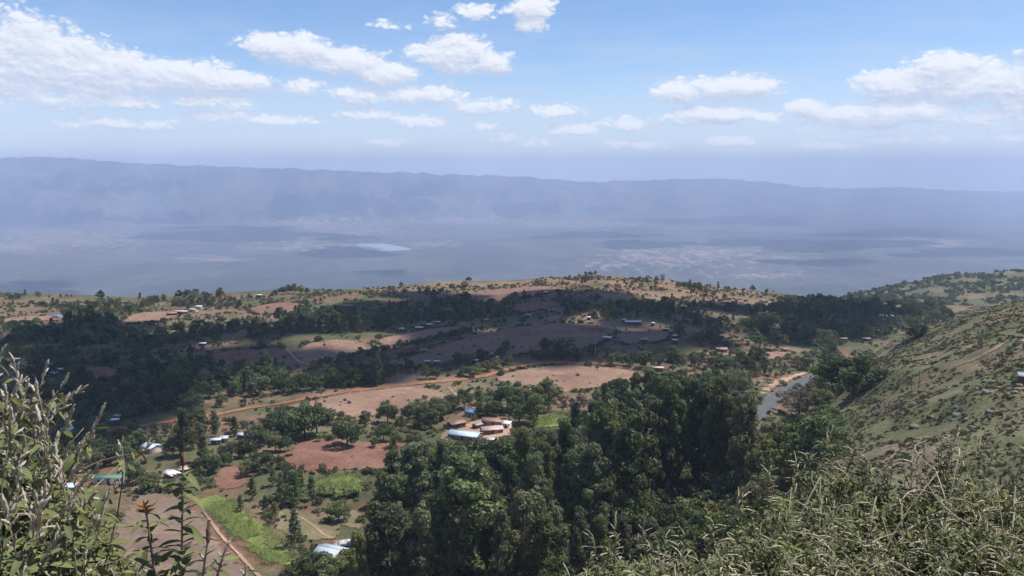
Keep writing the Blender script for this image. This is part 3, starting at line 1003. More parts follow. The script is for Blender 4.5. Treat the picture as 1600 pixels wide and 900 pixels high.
def proto_tree(kind, seed, lod=1.0):
    rg = np.random.default_rng(seed)
    tr = MB()
    C, Rr = [], []
    if kind == 'euc':
        H = 26.0
        lean = rg.normal(size=2) * .8
        top = np.array([lean[0], lean[1], H * .88])
        trunk = bend((0, 0, -1.5), top, 9, .5, rg)
        tr.tube(trunk, np.linspace(.42, .10, 9), 7)
        wid = rg.uniform(3.8, 5.6)
        low = rg.uniform(.10, .30)
        nb_ = int(rg.integers(19, 26))
        for q in range(nb_):
            t_ = low + (1 - low) * (q + rg.random()) / nb_
            t_ = min(t_, .97)
            base = trunk[0] + (trunk[-1] - trunk[0]) * max(t_ - .09, .1)
            a = q * 2.4 + rg.normal() * .5
            shape = math.sin(math.pi * min(1, max(.12, (t_ - low) / (1 - low) * .86 + .14))) ** .6
            ln = wid * shape * rg.uniform(.55, 1.1)
            tip = np.array([base[0] + math.cos(a) * ln, base[1] + math.sin(a) * ln, H * t_ * .97 + rg.uniform(0, 1.4)])
            br = bend(base, tip, 5, .4, rg)
            tr.tube(br, np.linspace(.13, .03, 5), 4)
            for w_ in (1.0, .62):
                if w_ < .6 and ln < 2.2:
                    continue
                C.append(base + (tip - base) * w_ + rg.normal(size=3) * .55)
                Rr.append(rg.uniform(1.3, 2.5) * (1.0 if w_ == 1 else .85))
        for q in range(5):
            C.append(top + np.array([*rg.normal(size=2) * 1.1, rg.uniform(-1.5, 1.6)]))
            Rr.append(rg.uniform(1.0, 1.7))
        per, size, flat = int(170 * lod), .50 / math.sqrt(lod), .85
    elif kind == 'broad':
        H = 9.0
        tr.tube(bend((0, 0, -.8), (rg.normal() * .3, rg.normal() * .3, H * .5), 5, .2, rg), np.linspace(.28, .15, 5), 6)
        nb_ = 30
        for q in range(nb_):
            u_ = rg.random()
            a = rg.random() * 2 * math.pi
            zc = H * (.24 + .68 * u_)
            rr = 4.0 * math.sqrt(max(.08, 1 - ((u_ - .36) / .68) ** 2)) * rg.uniform(.35, 1.0)
            c = np.array([math.cos(a) * rr, math.sin(a) * rr, zc])
            C.append(c)
            Rr.append(rg.uniform(.85, 1.55))
            if q % 3 == 0:
                tr.tube(bend((0, 0, H * .32), c, 4, .2, rg), np.linspace(.12, .03, 4), 4)
        per, size, flat = int(85 * lod), .36 / math.sqrt(lod), .8
    elif kind == 'feather':
        H = 11.0
        tr.tube(bend((0, 0, -.8), (0, 0, H * .93), 6, .15, rg), np.linspace(.2, .04, 6), 6)
        for q in range(34):
            t_ = .16 + .82 * (q + rg.random()) / 34
            a = q * 2.4 + rg.normal() * .4
            ln = 2.9 * (1 - t_) ** .75 * rg.uniform(.6, 1.2) + .25
            tip = np.array([math.cos(a) * ln, math.sin(a) * ln, H * t_ - ln * .1 + .5])
            tr.tube(bend((0, 0, H * t_ * .93), tip, 3, .1, rg), np.linspace(.06, .015, 3), 4)
            for w_ in (.95, .55):
                C.append(np.array([tip[0] * w_, tip[1] * w_, tip[2]]) + rg.normal(size=3) * .2)
                Rr.append(rg.uniform(.5, .85))
        per, size, flat = int(48 * lod), .27 / math.sqrt(lod), .6
    elif kind == 'sparse':
        H = 9.0
        tr.tube(bend((0, 0, -.8), (0, 0, H * .4), 4, .2, rg), np.linspace(.26, .17, 4), 6)
        for q in range(26):
            a = rg.random() * 2 * math.pi
            rr = rg.uniform(1.2, 4.4)
            c = np.array([math.cos(a) * rr, math.sin(a) * rr, H * rg.uniform(.5, .98) - rr * .28])
            tr.tube(bend((0, 0, H * rg.uniform(.22, .4)), c, 5, .35, rg), np.linspace(.11, .02, 5), 4)
            C.append(c)
            Rr.append(rg.uniform(.7, 1.25))
        per, size, flat = int(46 * lod), .3 / math.sqrt(lod), .6
    else:                                            # bush
        H = 2.6
        for q in range(15):
            a = rg.random() * 2 * math.pi
            rr = 1.25 * math.sqrt(rg.random())
            c = np.array([math.cos(a) * rr, math.sin(a) * rr, H * rg.uniform(.18, .82) * (1 - .28 * rr / 1.25)])
            C.append(c)
            Rr.append(rg.uniform(.38, .66))
            if q % 2 == 0:
                tr.tube(bend((0, 0, -.4), c, 4, .1, rg), np.linspace(.05, .015, 4), 4)
        per, size, flat = int(52 * lod), .19 / math.sqrt(lod), .8
    v, f = cards(np.array(C), np.array(Rr), max(per, 6), size, rg, flat, .8 if kind == 'euc' else .2)
    return H, tr, v, f


KINDS = {'euc': ('eucalyptus_tree', M_EUC, M_PALE), 'broad': ('leafy_tree', M_BROAD, M_TRUNK), 'feather': ('feathery_tree', M_BROAD, M_TRUNK),
         'sparse': ('thin_crowned_tree', M_DRY, M_TRUNK), 'bush': ('shrub', M_SCRUB, M_TRUNK)}
PROTOS = {}
for kd, nv in (('euc', 6), ('broad', 6), ('feather', 3), ('sparse', 3), ('bush', 4)):
    PROTOS[kd] = []
    for q in range(nv):
        H, tr, v, f = proto_tree(kd, 100 + 17 * q + len(kd))
        PROTOS[kd].append((H, tr.mesh('trunk', [KINDS[kd][2]], True), make_mesh('crown', v, f)))
        PROTOS[kd][-1][2].materials.append(KINDS[kd][1])
TCOUNT = {}


def tree(kind, x, y, h, label, group=None, wide=1.0, var=None, cat=None):
    name = KINDS[kind][0]
    H, tm, cm = PROTOS[kind][(random.randrange(99) if var is None else var) % len(PROTOS[kind])]
    s = h / H
    e = bpy.data.objects.new(name, None)
    COL.objects.link(e)
    e.empty_display_size = .5
    e.location = (x, y, ground_z(x, y))
    e.rotation_euler = (0, 0, random.uniform(0, 6.28))
    k = random.uniform(.9, 1.12) * wide
    e.scale = (s * k, s * k * random.uniform(.9, 1.1), s)
    tag(e, label, cat or ('shrub' if kind == 'bush' else 'tree'), group)
    for nm, me in (('trunk' if kind != 'bush' else 'stems', tm), ('crown' if kind != 'bush' else 'foliage', cm)):
        o = bpy.data.objects.new(nm, me)
        COL.objects.link(o)
        o.parent = e
    TCOUNT[kind] = TCOUNT.get(kind, 0) + 1
    return e


# trees one can point to: (kind, photo px of the foot, height in metres, width factor, label)
NAMED = [
    ('euc', 720, 905, 34, 1.55, 'broadest eucalyptus crown at the bottom edge, olive topped, right of the metal roofed sheds'),
    ('euc', 612, 925, 23, 1.25, 'olive eucalyptus rising from the bottom edge just right of the grey shed'),
    ('euc', 605, 862, 24, 1.3, 'grey green eucalyptus right above the tin sheds at the bottom'),
    ('euc', 995, 838, 37, 1.0, 'tallest slim eucalyptus in the middle of the grove with dark trunk'),
    ('euc', 1163, 792, 33, .7, 'thin crowned eucalyptus with bare white upper branches next to the asphalt bend'),
    ('euc', 793, 822, 21, .8, 'slim eucalyptus with a bare pale trunk showing under its crown'),
    ('broad', 977, 848, 15, 1.0, 'small round dark tree at the foot of the tallest eucalyptus'),
    ('feather', 461, 856, 11, .8, 'lone dark upright tree in the weedy plot left of the tin sheds'),
    ('broad', 541, 698, 12.5, 1.15, 'large round dark tree beside the red ploughed plot and tan field'),
    ('broad', 406, 737, 7.5, 1.5, 'wide flat topped dark tree beside the small red plot'),
    ('euc', 287, 714, 19, .8, 'tallest slender tree next to the light blue roofed house'),
    ('euc', 319, 724, 15, .85, 'slender olive tree right of the slender tree by the light blue roof'),
    ('euc', 337, 682, 11.5, .8, 'oval dark tree standing under the red dirt road near small blue roofs'),
    ('broad', 331, 740, 9, .9, 'rounded dark tree on the left edge of the small red plot'),
    ('broad', 1332, 618, 19, 1.45, 'big spreading bright topped tree at the foot of the right hillside'),
    ('broad', 1300, 624, 17, 1.2, 'dark layered tree touching the big spreading tree by the hillside'),
    ('sparse', 1246, 648, 14, 1.3, 'grey thin leaved tree overhanging the asphalt road'),
    ('broad', 1132, 469, 6.5, .8, 'lone dark round tree on the sunny red ridge'),
    ('broad', 853, 553, 10.5, .9, 'solitary dark tree between the big brown field and the red road'),
    ('euc', 416, 598, 18, 1.0, 'tall dark tree pair standing left of the winding pale track'),
    ('euc', 590, 604, 17, .85, 'tall dark pointed tree above the red dirt road in cloud shade'),
    ('feather', 1172, 606, 9, .9, 'small cone shaped dark tree beside the power poles'),
    ('broad', 1180, 570, 13, .9, 'tall rounded tree behind the scrub near the twin poles'),
    ('broad', 1160, 574, 10, 1.1, 'dark dome shaped tree by the rust roofed houses near the road'),
    ('broad', 1430, 528, 8, 1.6, 'dark spreading tree low on the green shoulder of the right hill'),
    ('feather', 367, 682, 8.5, 1.0, 'dark feathery tree between the oval tree and small blue roof'),
    ('broad', 530, 814, 7, 1.15, 'light feathery bushy tree above the footpath to the tin sheds'),
]
for (kd, px, py, h, wd, lab) in NAMED:
    p = hit(px, py)
    tree(kd, p[0], p[1], h, lab, None, wd)

GROVE = [  # eucalyptus grove in the middle
    (640, 800, 22, 1.32), (662, 786, 22, 1.14), (690, 778, 19, 1.06), (835, 885, 22, 0.88), (850, 806, 25, 0.88), (838, 845, 23, 0.88), (885, 840, 24, 0.88), (922, 852, 27, 0.97), (945, 795, 31, 0.97), (965, 775, 28, 0.88), (1022, 775, 32, 0.88), (1042, 772, 35, 0.88), (1094, 768, 37, 0.92), (1120, 765, 32, 0.88), (1138, 760, 28, 0.88), (985, 735, 26, 0.88), (1078, 740, 34, 0.88), (1050, 735, 32, 0.88), (880, 770, 22, 0.88), (860, 760, 20, 0.88), (930, 760, 24, 0.88), (770, 900, 24, 0.88), (815, 925, 26, 0.88), (870, 920, 22, 0.88), (660, 930, 22, 0.97), (690, 880, 22, 0.97), (748, 862, 24, 0.97), (745, 790, 18, 0.97), (820, 780, 22, 0.88), (1145, 720, 24, 0.79), (1025, 690, 26, 0.88), (960, 720, 22, 0.88), (1060, 690, 28, 0.88), (560, 940, 18, 0.97), (580, 905, 15, 0.88),
]
ORD = ['first', 'second', 'third', 'fourth', 'fifth', 'sixth', 'seventh', 'eighth', 'ninth', 'tenth', 'eleventh', 'twelfth', 'thirteenth', 'fourteenth', 'fifteenth', 'sixteenth', 'seventeenth', 'eighteenth', 'nineteenth', 'twentieth']
ORD += ['twenty-' + q for q in ORD[:9]] + ['thirtieth', 'thirty-first', 'thirty-second']
GROVE += [(618, 792, 18, 1.1), (838, 845, 23, .9), (945, 795, 31, .95), (1042, 772, 35, .9), (1120, 765, 32, .9), (985, 735, 26, .9), (880, 770, 22, .9), (770, 900, 24, 1), (905, 905, 18, .9), (748, 862, 24, 1), (1145, 720, 24, .8),
          (1060, 690, 28, .9), (700, 925, 20, 1), (785, 940, 24, 1), (850, 945, 22, 1), (940, 900, 17, 1), (975, 890, 14, 1), (1015, 880, 13, 1)]
GROVE.sort()
gcount = {}
for (px, py, h, wd) in GROVE:
    p = hit(px, py)
    rk = 'bottom edge row' if py > 855 else 'front row' if py > 795 else 'middle row' if py > 745 else 'back row'
    gcount[rk] = gcount.get(rk, 0) + 1
    tree('euc', p[0], p[1], h * random.uniform(.96, 1.16), 'tall eucalyptus in the %s of the grove, %s from left' % (rk, ORD[gcount[rk] - 1]), 'eucalyptus trees of the central grove', wd * .84)

SETS = [  # (kind list, group label, group, [(px, py, h)])
    ('broad', 'bushy dark tree on the lower grove edge', 'bushy trees at the grove edge',
     [(1040, 835, 9), (1070, 832, 11), (1105, 835, 11), (1130, 815, 12), (1165, 820, 10), (1020, 850, 7), (1085, 862, 9), (1140, 855, 9), (1190, 800, 9)]),
    ('broad', 'grey green tree between the homestead and the grove', 'trees below the homestead',
     [(672, 738, 12), (700, 734, 11), (725, 738, 12), (748, 742, 12), (775, 742, 13), (800, 748, 14), (825, 735, 13), (790, 720, 10), (845, 720, 12), (715, 760, 13), (740, 768, 13), (865, 725, 13), (890, 735, 14), (915, 725, 15)]),
    ('broad', 'leafy tree behind the tin roofed homestead', 'trees behind the homestead',
     [(770, 642, 11), (792, 640, 13), (815, 645, 13), (838, 645, 14), (858, 642, 14), (760, 650, 9), (750, 632, 7), (690, 655, 11), (680, 662, 12), (700, 645, 9), (668, 668, 9), (810, 660, 12), (835, 662, 12), (775, 650, 9), (724, 640, 9)]),
    ('broad', 'dark round tree around the red ploughed plot', 'trees round the red plot',
     [(455, 684, 12), (477, 683, 14), (496, 681, 13), (437, 690, 13), (430, 706, 8), (605, 662, 11), (640, 658, 8), (660, 668, 10), (625, 672, 7), (600, 690, 8), (570, 668, 7), (585, 700, 5), (650, 700, 8), (425, 680, 9), (445, 705, 7), (618, 700, 8)]),
    ('feather', 'feathery dark tree among the green maize plots', 'feathery trees among the plots',
     [(440, 786, 10), (460, 791, 11), (487, 782, 9), (415, 802, 6), (447, 770, 8), (395, 782, 7), (376, 800, 6), (470, 775, 8), (427, 760, 6), (430, 812, 6)]),
    ('broad', 'rounded tree in front of the grey blue shed', 'trees in front of the grey shed',
     [(488, 912, 9), (512, 918, 8), (545, 915, 9), (570, 900, 8), (470, 905, 6), (530, 930, 9)]),
    ('broad', 'leafy tree by the roofs below the red road', 'trees by the roofs below the road',
     [(245, 703, 6), (355, 714, 6), (300, 702, 9), (272, 712, 8), (310, 745, 7), (352, 728, 6), (390, 715, 7), (372, 716, 7), (400, 700, 9), (418, 690, 9), (212, 757, 8), (240, 760, 6), (262, 765, 4), (225, 768, 5), (385, 745, 6), (305, 690, 15)]),
    ('broad', 'dark tree in the clump left of the green roof', 'shaded trees left of the green roof',
     [(60, 712, 8), (90, 725, 8), (120, 735, 9), (150, 735, 8), (135, 722, 7), (165, 728, 7), (40, 730, 8), (75, 745, 7), (20, 700, 8), (180, 718, 6), (200, 725, 6)]),
    ('broad', 'dark leafy tree beside the asphalt bend', 'trees beside the asphalt bend',
     [(1245, 738, 15), (1275, 742, 14), (1213, 724, 13), (1200, 745, 13), (1228, 700, 11), (1260, 690, 10), (1285, 700, 10), (1300, 675, 8), (1240, 670, 8), (1180, 735, 14), (1262, 642, 7), (1285, 640, 8), (1180, 770, 11), (1225, 765, 9)]),
    ('sparse', 'thin brownish tree in the scrub by the asphalt road', 'thin trees of the scrub by the road',
     [(1200, 604, 5), (1262, 640, 14), (1285, 630, 13), (1250, 634, 10), (1145, 612, 8), (1155, 640, 8), (1130, 630, 8), (1118, 618, 7), (1140, 660, 8), (1100, 612, 7), (1085, 622, 7), (880, 645, 8), (905, 645, 8), (895, 660, 7), (1158, 598, 7), (1110, 600, 7)]),
    ('euc', 'tall leafy tree behind the grove near the tan field', 'tall trees behind the grove',
     [(930, 655, 15), (960, 648, 16), (990, 650, 19), (1015, 650, 21), (1050, 650, 19), (945, 640, 12), (975, 632, 12), (1035, 640, 18), (1075, 655, 18), (1100, 660, 19), (1120, 660, 17), (900, 680, 15), (925, 690, 18), (950, 690, 20)]),
    ('broad', 'small leafy tree past the curved red road', 'trees past the curved red road',
     [(955, 572, 7), (966, 571, 8), (985, 573, 8), (1010, 575, 11), (1050, 566, 9), (1062, 568, 9), (1085, 572, 7), (1110, 572, 6), (1125, 574, 8), (1140, 588, 10), (1030, 570, 7), (1000, 566, 6), (1150, 560, 7), (940, 566, 4), (1095, 600, 6), (1120, 592, 6)]),
    ('broad', 'leafy tree by the tin roofs above the road', 'trees by the tin roofs above the road',
     [(715, 572, 9), (733, 570, 8), (746, 584, 6), (760, 580, 6), (775, 574, 7), (790, 549, 8), (752, 565, 8), (702, 576, 6), (725, 588, 6), (738, 590, 6), (680, 592, 6), (665, 592, 7), (640, 578, 6), (782, 562, 7), (795, 570, 6)]),
    ('broad', 'dark tree of the row above the red road', 'shaded row above the red road',
     [(445 + 11 * q + random.uniform(-3, 3), 616 - 1.35 * q + random.uniform(-3, 2), random.uniform(7, 11)) for q in range(15)]),
    ('broad', 'dark bushy tree beside the upper red track', 'hedge by the upper red track',
     [(500 + 9 * q + random.uniform(-2, 2), 572 - 1.95 * q + random.uniform(-1.5, 1.5), random.uniform(3.5, 6.5)) for q in range(30)]),
    ('broad', 'large dark tree in the left shaded wood', 'shaded wood on the left',
     [(285, 594, 14), (300, 600, 12), (273, 606, 12), (350, 606, 14), (385, 612, 13), (368, 618, 11), (398, 606, 13), (430, 606, 11), (440, 598, 8), (320, 612, 12), (335, 622, 11), (310, 630, 12), (280, 628, 11), (258, 640, 10), (300, 645, 12), (240, 622, 10),
      (215, 640, 9), (190, 630, 9), (170, 640, 8), (345, 636, 8), (260, 610, 10), (228, 604, 8), (375, 596, 12), (405, 618, 11), (295, 612, 12), (200, 615, 9), (150, 620, 8)]),
    ('broad', 'dark tree of the wood below the far green hill', 'dark wood on the right',
     [(1185 + 11 * q + random.uniform(-4, 4), 492 + 7 * math.sin(q) + random.uniform(-8, 10), random.uniform(9, 15)) for q in range(26)]),
    ('broad', 'small dark tree on the sunny ridge skyline', 'trees on the ridge skyline',
     [(1060, 450, 7), (1068, 451, 7), (1076, 452, 8), (1085, 453, 8), (1094, 455, 7), (1103, 457, 6), (440, 460, 8), (450, 459, 9), (460, 458, 11), (470, 459, 9), (480, 460, 7), (430, 462, 6), (732, 441, 6), (627, 449, 6), (905, 433, 4), (922, 431, 5), (930, 430, 5),
      (280, 466, 8), (292, 464, 8), (305, 464, 9), (318, 463, 6), (345, 462, 5), (890, 436, 4), (1000, 436, 3)]),
]
for (kd, lab, gp, pts) in SETS:
    for k, (px, py, h) in enumerate(sorted(pts)):
        p = hit(px, py)
        tree(kd, p[0], p[1], h * random.uniform(.9, 1.12), lab + ', %s from the left' % ORD[k], gp, random.uniform(.9, 1.2))

# leafless pale tree
bt = MB()
rg = np.random.default_rng(3)
tk = bend((0, 0, -1), (.3, .2, 11), 8, .5, rg)
bt.tube(tk, np.linspace(.28, .07, 8), 6)
br_ = MB()
for q in range(16):
    a = q * 2.4
    s0 = tk[2 + q % 5] * (1 - .3 * rg.random()) + np.array([0, 0, 1.2 * rg.random()])
    s0[2] = max(3, s0[2])
    s0[:2] = np.interp(s0[2], tk[:, 2], tk[:, 0]), np.interp(s0[2], tk[:, 2], tk[:, 1])
    e_ = s0 + np.array([math.cos(a) * 2.2, math.sin(a) * 2.2, rg.uniform(1.2, 3)])
    bq = bend(s0, e_, 5, .3, rg)
    br_.tube(bq, np.linspace(.09, .02, 5), 4)
    br_.tube(bend(bq[2], bq[2] + rg.normal(size=3) * .8 + np.array([0, 0, 1.0]), 3, .1, rg), (.04, .02, .012), 4)
p = hit(1158, 745)
e = bpy.data.objects.new('bare_tree', None)
COL.objects.link(e)
e.location = p
e.scale = (1.6, 1.6, 2.1)
tag(e, 'leafless whitish tree standing in front of the asphalt bend', 'tree')
obj('trunk', bt.mesh('trunk', [M_PALE], True), e)
obj('branch', br_.mesh('branch', [M_PALE], True), e)

# banana plants by the plots
bl = MB()
rg = np.random.default_rng(8)
for q in range(9):
    a = q * 2.4
    pts = np.array([(math.cos(a) * r_, math.sin(a) * r_, 1.6 + 1.5 * math.sin(r_ * 1.15) - .12 * r_ * r_) for r_ in np.linspace(.1, 2.0, 7)])
    sd = np.array([-math.sin(a), math.cos(a), 0])
    wd = np.array([.06, .26, .34, .36, .32, .22, .03])
    v = np.concatenate([pts - sd * wd[:, None] - np.array([0, 0, .08]), pts, pts + sd * wd[:, None] - np.array([0, 0, .08])])
    f = [(k, k + 1, k + 8, k + 7) for k in range(6)] + [(k + 7, k + 8, k + 15, k + 14) for k in range(6)]
    bl.add(v, np.array(f))
BAN_L = bl.mesh('leaves', [M_BRIGHT], True)
BAN_S = MB().tube([(0, 0, -.3), (0, .03, .8), (.02, 0, 1.9)], (.16, .13, .09), 7).mesh('stem', [M_TRUNK], True)
BAN = [(500 + 7.5 * q, 777 + random.uniform(-3, 3)) for q in range(9)] + [(204, 752), (212, 758), (240, 752), (248, 760), (256, 768), (268, 770), (230, 770), (281, 766), (456, 712), (466, 690), (500, 690), (520, 688)]
for k, (px, py) in enumerate(BAN):
    p = hit(px, py)
    e = bpy.data.objects.new('banana_plant', None)
    COL.objects.link(e)
    e.location = p
    e.rotation_euler = (0, 0, random.uniform(0, 6))
    s = random.uniform(.9, 1.25)
    e.scale = (s, s, s * random.uniform(.9, 1.2))
    if k < 9:
        tag(e, 'banana plant in the row below the green plot, %s from the left' % ORD[k], 'plant', 'banana row by the green plot')
    elif k < 17:
        tag(e, 'banana plant by the green roofed house, %s of its patch' % ORD[k - 9], 'plant', 'bananas by the green roof')
    else:
        tag(e, 'banana plant on top of the red plot, %s from the left' % ORD[k - 17], 'plant', 'bananas by the red plot')
    obj('stem', BAN_S, e)
    obj('leaves', BAN_L, e)


# ------------------------------------------------------------------ uncountable cover, instanced on points
def scatter(name, P, scl, protos, label, cat=None, tilt=.1, zf=1.0):
    """one object: prototypes instanced on points"""
    n = len(P)
    me = bpy.data.meshes.new(name)
    me.vertices.add(n)
    me.vertices.foreach_set('co', np.asarray(P, np.float32).ravel())
    rot = np.column_stack([RNG.normal(0, tilt, n), RNG.normal(0, tilt, n), RNG.uniform(0, 6.28, n)]).astype(np.float32)
    me.attributes.new('rot', 'FLOAT_VECTOR', 'POINT').data.foreach_set('vector', rot.ravel())
    scl = np.asarray(scl, float)
    s3 = np.column_stack([scl * RNG.uniform(.85, 1.25, n), scl * RNG.uniform(.85, 1.25, n), scl * zf * RNG.uniform(.8, 1.15, n)]).astype(np.float32)
    me.attributes.new('scl', 'FLOAT_VECTOR', 'POINT').data.foreach_set('vector', s3.ravel())
    me.attributes.new('idx', 'INT', 'POINT').data.foreach_set('value', RNG.integers(0, len(protos), n).astype(np.int32))
    for pr in protos:
        for m_ in pr.data.materials:
            if m_.name not in [q.name for q in me.materials]:
                me.materials.append(m_)
    o = obj(name, me)
    cl = bpy.data.collections.new(name + '_kinds')
    for pr in protos:
        cl.objects.link(pr)
    ng = bpy.data.node_groups.new(name, 'GeometryNodeTree')
    ng.interface.new_socket('Geometry', in_out='INPUT', socket_type='NodeSocketGeometry')
    ng.interface.new_socket('Geometry', in_out='OUTPUT', socket_type='NodeSocketGeometry')
    T = NT(ng)
    a, z = T.n('NodeGroupInput'), T.n('NodeGroupOutput')
    ci = T.n('GeometryNodeCollectionInfo')
    ci.inputs['Collection'].default_value = cl
    ci.inputs['Separate Children'].default_value = True
    ci.inputs['Reset Children'].default_value = True
    ip = T.n('GeometryNodeInstanceOnPoints')
    T.link(a.outputs[0], ip.inputs['Points'])
    T.link(ci.outputs[0], ip.inputs['Instance'])
    ip.inputs['Pick Instance'].default_value = True

    def na_(nm, ty):
        q = T.n('GeometryNodeInputNamedAttribute', data_type=ty)
        q.inputs[0].default_value = nm
        return q.outputs[0]
    T.link(na_('idx', 'INT'), ip.inputs['Instance Index'])
    e2r = T.n('FunctionNodeEulerToRotation')
    T.link(na_('rot', 'FLOAT_VECTOR'), e2r.inputs[0])
    T.link(e2r.outputs[0], ip.inputs['Rotation'])
    T.link(na_('scl', 'FLOAT_VECTOR'), ip.inputs['Scale'])
    T.link(ip.outputs[0], z.inputs[0])
    md = o.modifiers.new('scatter', 'NODES')
    md.node_group = ng
    tag(o, label, cat, kind='stuff')
    return o


def far_proto(kind, seed, lod, mat=None):
    H, tr, v, f = proto_tree(kind, seed, lod)
    mb = MB()
    if kind != 'bush':
        for v_, k_ in ((tr, 0),):
            pass
    mb.add(v, f)
    me = mb.mesh(kind + '_mass', [mat or KINDS[kind][1]])
    o = bpy.data.objects.new(kind + '_mass', me)
    o['H'] = H
    return o


def blocked(x, y, green=False, pad=1.5):
    r = np.zeros(len(x), bool)
    for kd, pl in FIELD_POLYS:
        if kd == 'green' and green:
            continue
        if kd == 'olive':
            continue
        r |= inside(pl, x, y)
    for c in TRACKS:
        for a in c[::2]:
            r |= (x - a[0]) ** 2 + (y - a[1]) ** 2 < (3.2 + pad) ** 2
    for (hx, hy, hr) in HOUSE_SPOTS:
        r |= (x - hx) ** 2 + (y - hy) ** 2 < (hr + pad) ** 2
    return r


def area_pts(pix, per_m2, thin=0.0, seed=0, sc=60.):
    rg = np.random.default_rng(seed)
    wp = np.array([hit(a, b_)[:2] for a, b_ in pix])
    lo, hi = wp.min(0), wp.max(0)
    n = int((hi - lo).prod() * per_m2)
    x, y = rg.uniform(lo[0], hi[0], n), rg.uniform(lo[1], hi[1], n)
    k = inside(wp, x, y)
    x, y = x[k], y[k]
    if thin:
        k = fbm(x / sc, y / sc, 3, 200 + seed) > thin - .5
        x, y = x[k], y[k]
    return x, y


# ------------------------------------------------------------------ houses, sheds
def mat_roof(name, c1, c2, rust=0.0, rough=.6, metal=0.0):
    m, t, b = new_mat(name)
    co = t.n('ShaderNodeTexCoord').outputs['Object']
    nz = t.noise(co, .8, 6, .65)
    c = t.mix(t.ramp(nz, .3, .7), c1, c2)
    if rust:
        c = t.mix(t.m('MULTIPLY', t.ramp(t.noise(t.v('MULTIPLY', co, (1.2, .35, .35)), 1.0, 6, .7), .45, .62), rust), c, (.20, .085, .045))
    wv = t.n('ShaderNodeTexWave', wave_type='BANDS', bands_direction='X')
    t.link(co, wv.inputs['Vector'])
    wv.inputs['Scale'].default_value = 2.0
    bp = t.n('ShaderNodeBump')
    bp.inputs['Strength'].default_value = .25
    bp.inputs['Distance'].default_value = .03
    t.link(wv.outputs['Fac'], bp.inputs['Height'])
    t.link(bp.outputs[0], b.inputs['Normal'])
    t.link(c, b.inputs['Base Color'])
    b.inputs['Roughness'].default_value = rough
    b.inputs['Metallic'].default_value = metal
    return m


RM = {
    'white': mat_roof('roof_bright', (.62, .64, .66), (.78, .79, .80), .12, .62, 0),
    'lightblue': mat_roof('roof_light_blue', (.40, .50, .60), (.55, .63, .70), .1, .62, 0),
    'bluegrey': mat_roof('roof_blue_grey', (.36, .43, .50), (.50, .56, .62), .12, .62, 0),
    'blue': mat_roof('roof_blue', (.05, .20, .42), (.09, .28, .52), .05, .62, 0),
    'rust': mat_roof('roof_rust', (.26, .13, .09), (.38, .24, .19), .7, .62, 0),
    'pink': mat_roof('roof_pink', (.46, .32, .28), (.56, .44, .40), .3, .62, 0),
    'green': mat_roof('roof_green', (.07, .19, .13), (.11, .25, .17), .1, .62, 0),
    'grey': mat_roof('roof_grey', (.28, .27, .27), (.40, .39, .38), .3, .62, 0),
    'maroon': mat_roof('roof_maroon', (.16, .045, .04), (.22, .07, .06), .1, .62, 0),
    'rustwhite': mat_roof('roof_patched', (.50, .45, .43), (.66, .64, .63), .85, .62, 0),
}
WM = {
    'mud': mat_plain('wall_mud', (.26, .16, .11), (.36, .24, .17), 1.2),
    'pale': mat_plain('wall_pale', (.50, .44, .38), (.62, .56, .50), 1.0),
    'dark': mat_plain('wall_timber', (.07, .055, .045), (.13, .10, .08), 3.0),
    'brick': mat_plain('wall_brick', (.15, .075, .055), (.21, .11, .085), 3.0),
}
M_DOOR = mat_plain('door_paint', (.05, .04, .04), (.09, .07, .06), 2.0)
M_FRAME = mat_plain('frame_paint', (.35, .32, .28), (.45, .42, .38), 2.0)
M_PANE = mat_plain('pane_dark', (.03, .035, .04), (.05, .055, .06), 2.0, .15)
HOUSE_SPOTS = []


